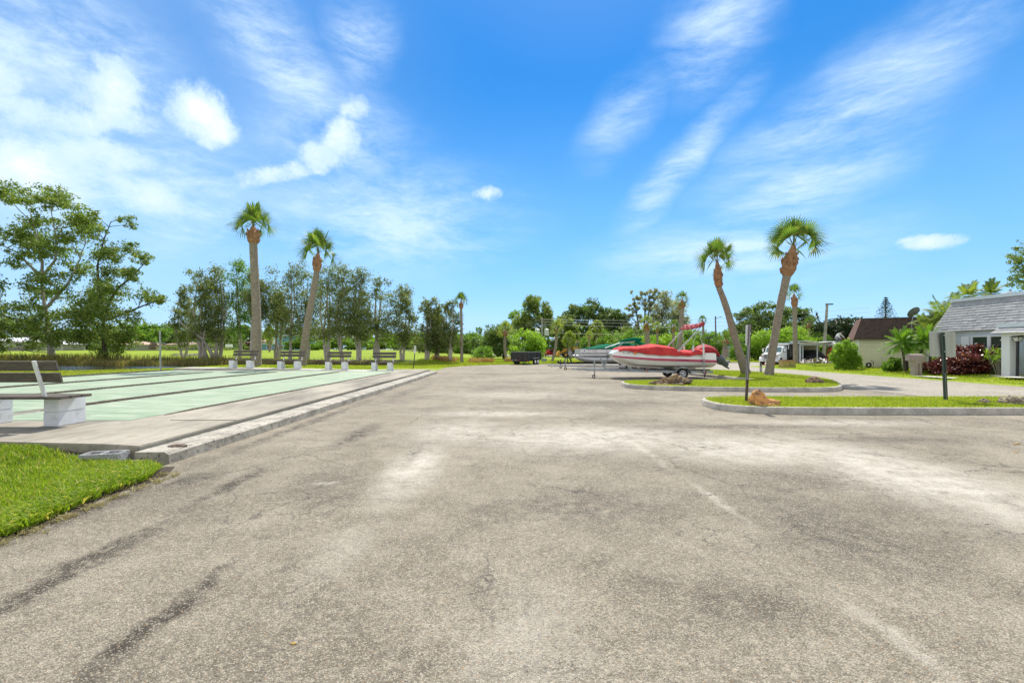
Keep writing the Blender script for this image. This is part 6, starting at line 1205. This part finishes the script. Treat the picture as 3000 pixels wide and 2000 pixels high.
# ============================================================ STAKE TRUCK
X, Z = XZ(2262, 1068, 41.2); tk = thing('stake_truck', 'white stake-bed truck with black sides parked facing the road', 'truck', (X+.1, 41.2, 0), R(-52)); tk.scale = (.76,.76,.76)
TW = pm('truck_white', (.78,.79,.80), .3, var=.06, coat=.5)
k = MB(); prof = [(-1.15,.55),(-1.15,1.05),(-1.02,1.30),(-.1,1.48),(0,1.50),(0,.55)]
k.loft([[(x_, y, z if abs(x_) < .9 else z-.03) for y, z in prof] for x_ in (-.92,-.86,.86,.92)], close=True); k.build('hood', TW, tk, bevel=.04)
k = MB(); prof = [(0,.62),(0,1.48),(.42,2.16),(.62,2.24),(1.35,2.24),(1.42,2.1),(1.42,.62)]; k.prism([(y, z) for y, z in prof], -.98, .98, 'x'); k.build('cab', TW, tk, bevel=.05)
k = MB(); k.add([(-.84,.02,1.53),(.84,.02,1.53),(.78,.40,2.14),(-.78,.40,2.14)], [(0,1,2,3)]); [k.add([(s_*.985,.22,1.50),(s_*.985,1.15,1.50),(s_*.985,1.12,2.10),(s_*.985,.50,2.10)], [(0,1,2,3)]) for s_ in (-1,1)]; k.build('window', pm('truck_glass', (.10,.22,.24), .08, spec=.9), tk)
k = MB(); k.box((0,-1.17,1.0), (1.15,.06,.52)); k.build('grille', BLACKP, tk); k = MB(); [k.box((0,-1.205,.80+j*.10), (1.12,.02,.03)) for j in range(5)]; [k.box((x_,-1.2,1.0), (.05,.03,.54)) for x_ in (-.58,.58)]; k.build('grille_bar', CHROME, tk)
for s_ in (-1,1):
    k = MB(); k.box((s_*.76,-1.16,.98), (.30,.08,.20)); k.build('headlight', pm('lamp_lens', (.6,.62,.6), .2), tk, bevel=.02); k = MB(); k.box((s_*.80,-1.15,1.14), (.24,.08,.07)); k.build('indicator', pm('amber', (.65,.22,.04), .3), tk)
    k = MB(); k.tube([(s_*.98,.25,1.45),(s_*1.22,.18,1.5),(s_*1.22,.18,2.0),(s_*.98,.25,2.0)], .02, 5); k.box((s_*1.22,.16,1.78), (.16,.06,.36)); k.build('mirror', TW, tk)
    k = MB(); arc = [(-.62+.56*math.cos(a), .48+.56*math.sin(a)) for a in np.linspace(0, math.pi, 9)]; k.loft([[(s_*.80,y,z),(s_*1.12,y,z-.03),(s_*1.12,y,z-.09),(s_*.80,y,z-.06)] for y, z in arc], close=True); k.build('front_fender', TW, tk)
    for y, nm in ((-.62,'wheel'),(3.7,'wheel')):
        k = MB(); k.wheel((s_*.95,y,.46), .46, .26, axis=(1,0,0), n=22); wl_ = k.build(nm, TYRE, tk, smooth=True); k = MB(); k.rev((s_*1.05,y,.46), (s_,0,0), [(0,.27),(.03,.25),(-.02,.16),(.04,.10),(.04,.001),(0,.001)], 14); k.build('rim', GALV if y > 0 else CHROME, wl_)
    k = MB()
    for j in range(9): y = 1.75+j*.42; k.box((s_*1.12,y,1.62), (.06,.20,1.30))
    for z in (1.05,1.35,1.65,1.95,2.22): k.box((s_*1.13,3.4,z), (.04,3.7,.16))
    k.build('stake_side', BLACKP, tk)
    k = MB()
    for j in range(8):
        for z in (1.20,1.50,1.80,2.08): k.box((s_*1.105,1.96+j*.42,z), (.02,.17,.13))
    k.build('side_panel', pm('panel_pale', (.62,.63,.62), .7), tk)
k = MB(); k.box((0,1.58,1.62), (2.3,.08,1.4)); k.build('bulkhead', BLACKP, tk); k = MB(); k.box((0,1.45,2.46), (2.25,.35,.16)); [k.box((x_,1.5,2.2), (.07,.1,.6)) for x_ in (-1.1,1.1)]; k.build('headboard_rail', TW, tk)
k = MB(); k.prism([(1.4,2.30),(1.9,2.52),(5.2,2.52),(5.2,2.38),(1.4,2.24)], -1.1, 1.1, 'x'); k.build('tarp', pm('dark_tarp2', (.03,.03,.035), .8), tk)
k = MB(); k.box((0,3.4,.88), (2.2,3.9,.14)); k.box((0,2.4,.62), (.8,5.4,.2)); k.build('bed', BLACKP, tk); k = MB(); k.box((0,-1.28,.58), (2.0,.16,.30)); k.build('bumper', TW, tk, bevel=.04); k = MB(); [k.box((x_,-1.365,.60), (.22,.01,.10)) for x_ in (-.45,.45)]; k.box((0,-1.365,.58), (.5,.01,.14)); k.build('bumper_opening', BLACKP, tk)
# ============================================================ TRACTOR AND PICKUP
YEM = pm('machine_yellow', (.62,.33,.03), .5, var=.25, scale=3); X, Z = XZ(1668, 1048, 74); bh = thing('backhoe', 'yellow tractor loader with a cab in the field behind the boats', 'tractor', (X, 74, Tz(X,74))); bh.scale = (1.1,1.1,1.1)
k = MB(); k.prism([(-.9,.65),(-.9,1.25),(.35,1.42),(.35,.65)], -.4, .4); k.build('hood', YEM, bh, bevel=.03); k = MB(); k.box((.85,0,2.34), (1.25,1.3,.14)); k.build('cab_roof', pm('roof_orange', (.72,.50,.28), .5), bh, bevel=.03)
k = MB(); [k.bar((x_,y,1.0),(x_+.05,y,2.3),.08,.08) for x_ in (.35,1.3) for y in (-.55,.55)]; k.build('cab_post', BLACKP, bh); k = MB(); k.box((.83,0,1.95), (.85,1.0,.6)); k.build('cab_glass', pm('cab_glass', (.10,.17,.17), .1), bh); k = MB(); k.box((.85,0,1.15), (1.2,1.1,.9)); k.build('cab_body', YEM, bh, bevel=.04)
for s_ in (-1,1):
    for x_, r_ in ((-.6,.42),(.95,.62)): k = MB(); k.wheel((x_, s_*.72, r_), r_, .34, n=18); k.rev((x_, s_*.88, r_), (0,s_,0), [(0,r_*.5),(.02,r_*.45),(.02,.001),(0,.001)], 12, mi=1); k.build('wheel', [TYRE, YEM], bh)
    k = MB(); k.bar((.3,s_*.5,1.35),(-1.1,s_*.5,.85),.14,.12); k.bar((-1.1,s_*.5,.85),(-1.55,s_*.5,.5),.12,.1); k.build('loader_arm', YEM, bh)
k = MB(); k.prism([(-1.5,.25),(-1.5,1.0),(-1.62,1.0),(-1.95,.45),(-1.95,.2)], -.95, .95); k.build('bucket', YEM, bh); k = MB(); k.bar((1.6,0,.9),(2.3,0,1.8),.16,.16); k.bar((2.3,0,1.8),(2.2,0,.8),.13,.13); k.box((2.15,0,.65),(.4,.5,.35)); k.build('digger_arm', DKMET, bh)
X, Z = XZ(1612, 1044, 80); pk = thing('pickup', 'red pickup parked on the grass beyond the dump trailer', 'pickup truck', (X, 80, Tz(X,80)), R(18)); pk.scale = (1,1,1); PR = pm('pickup_red', (.42,.015,.03), .3, var=.1, coat=.5)
k = MB(); k.prism([(-1.3,.35),(-1.3,.80),(-.55,.86),(1.4,.86),(1.4,.35)], -.62, .62); k.build('body', PR, pk, bevel=.04); k = MB(); k.prism([(-.6,.85),(-.25,1.28),(.55,1.30),(.62,.85)], -.56, .56); k.build('cab', PR, pk, bevel=.04)
k = MB(); k.add([(-.55,-.54,.88),(-.55,.54,.88),(-.27,.48,1.24),(-.27,-.48,1.24)], [(0,1,2,3)]); k.add([(-.40,-.575,.90),(.45,-.575,.90),(.40,-.575,1.22),(-.18,-.575,1.22)], [(0,1,2,3)]); k.build('window', GLASS, pk)
for x_ in (-.85,.9):
    for s_ in (-1,1): k = MB(); k.wheel((x_, s_*.58, .25), .25, .18, n=16); k.build('wheel', TYRE, pk)
k = MB(); k.box((-1.31,0,.5), (.04,1.1,.18)); k.build('bumper', CHROME, pk)
X, Z = XZ(1636, 1044, 79); tr3 = thing('flatbed_trailer', 'dark low machinery trailer between the pickup and the tractor', 'trailer', (X, 79, Tz(X,79))); k = MB(); k.box((0.3,0,.42), (2.6,1.4,.12)); k.box((-.5,0,.75), (.5,.9,.5)); k.bar((-.9,0,.42),(-1.6,0,.4),.1,.1); k.build('bed', DKMET, tr3)
for x_ in (.2,.8): k = MB(); k.wheel((x_, -.7, .26), .26, .18, n=14); k.build('wheel', TYRE, tr3)
# ============================================================ FAR HOUSES BEYOND THE FIELD
def far_house(name, label, x0, x1, yb, ye, yr, Y, wall, roof, D=8, win=(), hip=.25):
    Xa, _ = XZ(x0, yb, Y); Xb, _ = XZ(x1, yb, Y); zb = XZ(x0, yb, Y)[1]; ze = XZ(x0, ye, Y)[1]; zr = XZ(x0, yr, Y)[1]; W_ = Xb-Xa
    t = thing(name, label, 'house', (Xa, Y, zb)); MB().box((W_/2, D/2, (ze-zb)/2-.3), (W_, D, ze-zb+.6)).build('wall', wall, t)
    h = W_*hip; e = .4; z0, z1 = ze-zb, zr-zb; k = MB(); k.add([(-e,-e,z0),(W_+e,-e,z0),(W_+e,D+e,z0),(-e,D+e,z0),(h,D/2-.01,z1),(W_-h,D/2-.01,z1),(W_-h,D/2+.01,z1),(h,D/2+.01,z1)], [(0,1,5,4),(1,2,6,5),(2,3,7,6),(3,0,4,7),(4,5,6,7),(3,2,1,0)]); k.build('roof', roof, t)
    for (wx, wy, ww, wh) in win:
        cx_, cz = XZ(wx, wy, Y); w2, h2 = ww*Y/F, wh*Y/F; f_ = MB().box((cx_-Xa, -.05, cz-zb), (w2+.25, .08, h2+.25)).build('window', WHT, t); k = MB(); k.box((cx_-Xa-w2*.26, -.105, cz-zb), (w2*.46, .04, h2)); k.box((cx_-Xa+w2*.26, -.105, cz-zb), (w2*.46, .04, h2)); k.build('pane', GLASS, f_)
    return t
PKR = pm('pink_tile', (.52,.36,.28), .9, var=.2, scale=.6); GRW = pm('far_grey_wall', (.35,.33,.30), .9); PALR = pm('pale_roof', (.60,.62,.64), .7, var=.15, scale=.5); BLH = pm('blue_siding', (.16,.35,.46), .8, col2=(.13,.29,.39), scale=1.0, stretch=(6,1,.2)); PKW = pm('pink_wall', (.55,.26,.22), .9)
far_house('long_house', 'long low house with a pale metal roof at the far left, behind the tallest tree', -60, 86, 1022, 1001, 987, 105, GRW, PALR, win=((20,1010,8,7),(60,1010,8,7)))
far_house('low_house', 'low grey house glimpsed between the two big trees', 95, 162, 1022, 1008, 996, 112, GRW, PALR, win=((120,1013,7,6),))
far_house('tiled_house', 'low house with a pinkish roof behind the lopsided tree', 322, 402, 1023, 1009, 999, 112, GRW, PKR, win=((375,1016,8,6),(390,1016,6,6)))
far_house('tiled_house', 'low house with a pinkish roof behind the pile of felled branches', 485, 562, 1024, 1009, 1001, 118, GRW, PKR)
far_house('pink_house', 'pink walled house left of the blue house', 716, 800, 1022, 1004, 994, 150, PKW, PKR, hip=.15, win=((727,998,7,5),))
bh_ = thing('blue_house', 'light blue two-storey house with white framed windows across the field', 'house', (XZ(766,1027,135)[0], 135, XZ(766,1027,135)[1])); s_ = 135/F
def BHx(px): return (px-766)*s_
def BHz(py): return (1027-py)*s_
k = MB(); k.box(((BHx(766)+BHx(808))/2, 3, BHz(1007)/2-.2), (42*s_, 6, 20*s_+.4)); k.box(((BHx(807)+BHx(892))/2, 3.1, BHz(984)/2-.2), (85*s_, 6.2, 43*s_+.4)); k.build('wall', BLH, bh_)
k = MB(); k.box(((BHx(764)+BHx(808))/2, 2.9, BHz(1006.5)), (46*s_, 7, .22)); k.box((BHx(849), 3, BHz(983)), (90*s_, 7, .25)); k.build('roof', WHT, bh_)
k = MB(); k.box((BHx(802), 3.0, (BHz(1005)+BHz(984))/2), (11*s_, 5.6, 21*s_)); k.build('white_wing', WHT, bh_)
for wx, wy, ww, wh in ((789.5,1016.5,14,10),(823,1017,14,10),(822,991,9,6),(841,1017,4,10),(848,1017,4,10),(860,1017,5,10),(802,992,2.5,6)):
    f_ = MB().box((BHx(wx), -.06 if wy > 1000 or wx > 806 else .14, BHz(wy)), (ww*s_+.25, .1, wh*s_+.25)).build('window', WHT, bh_); yy = -.12 if wy > 1000 or wx > 806 else .08
    k = MB(); n_ = 2 if ww > 8 else 1
    for j in range(n_): k.box((BHx(wx)+(j-(n_-1)/2)*ww*s_*.5, yy, BHz(wy)), (ww*s_/n_-.08, .05, wh*s_)); 
    k.build('pane', GLASS, f_)
k = MB(); k.box((0,0,.45), (1.6,.9,.9)); o = k.build('storage_trailer', WHITEM, bevel=.1); X, Z = XZ(671, 1013, 120); o.location = (X,120,Z-.45); tag(o, 'small white box trailer parked among the far trunks', 'trailer')
# uprooted stump, felled branches, pale slabs
Y = 100; X, Z = XZ(451, 1028, Y); rb = thing('uprooted_stump', 'brown upturned root ball lying in the far field', 'stump', (X, Y, Z)); rr = random.Random(2)
rbm = rock('root_mass', None, (0,0,.75), (.92,.6,.95), pm('roots', (.20,.15,.11), .95, col2=(.09,.065,.05), scale=4, bump=1, bscale=9), 8.8, rough=.5); rbm.parent = rb; del rbm['category']
k = MB(); 
for i in range(60): a = rr.uniform(0,3.14); l_ = rr.uniform(.9,1.35); k.tube([(0,-.2,.6),(math.cos(a)*l_*.7,-.3,.6+math.sin(a)*l_*.8),(math.cos(a)*l_*.85+rr.uniform(-.2,.2),-.35,.55+math.sin(a)*l_+rr.uniform(-.2,.1))], [.05,.03,.01], 4)
k.build('root', MC['roots'], rb)
k = MB(); Y = 96; r = np.random.default_rng(4); cs = []
for i in range(130):
    px = rr.uniform(470, 690); X, Z = XZ(px, 1025, Y); h_ = rr.uniform(.2, 1.0)*(1.0 if px < 640 else .6)*(1.6 if 560 < px < 640 else 1); a = rr.uniform(-.9,.9); k.tube([(X,Y+rr.uniform(-2,2),Z+.1),(X+a*.7,Y,Z+h_*.8),(X+a*1.5,Y,Z+h_*rr.uniform(.7,1.2))], [.06,.04,.015], 4); cs += [(X+a*rr.uniform(0,1.4), Y+rr.uniform(-1,1), Z+h_*rr.uniform(.3,1.1)) for _ in range(26)]
fb = thing('brush_pile', 'long pile of felled branches across the far field', 'brush pile', (0,0,0)); k.build('branch', BARKP, fb); V, Q = leaves(np.array(cs), len(cs), .32, .4, r); link('foliage', npmesh('foliage', V, Q), LEUC, fb)
fl = MB()
for i in range(26): px = rr.uniform(508,588); X, Y = G(px, rr.uniform(1041.5,1046), .5); fl.box((X, Y, Tz(X,Y)+.05), (rr.uniform(.4,1.2), rr.uniform(.3,.9), .08), rz=rr.uniform(0,3))
tag(fl.build('broken_slabs', pm('slab_pale', (.55,.48,.40), .9, var=.3)), 'scatter of pale broken slabs on the field behind the reeds', 'rubble', kind='stuff')
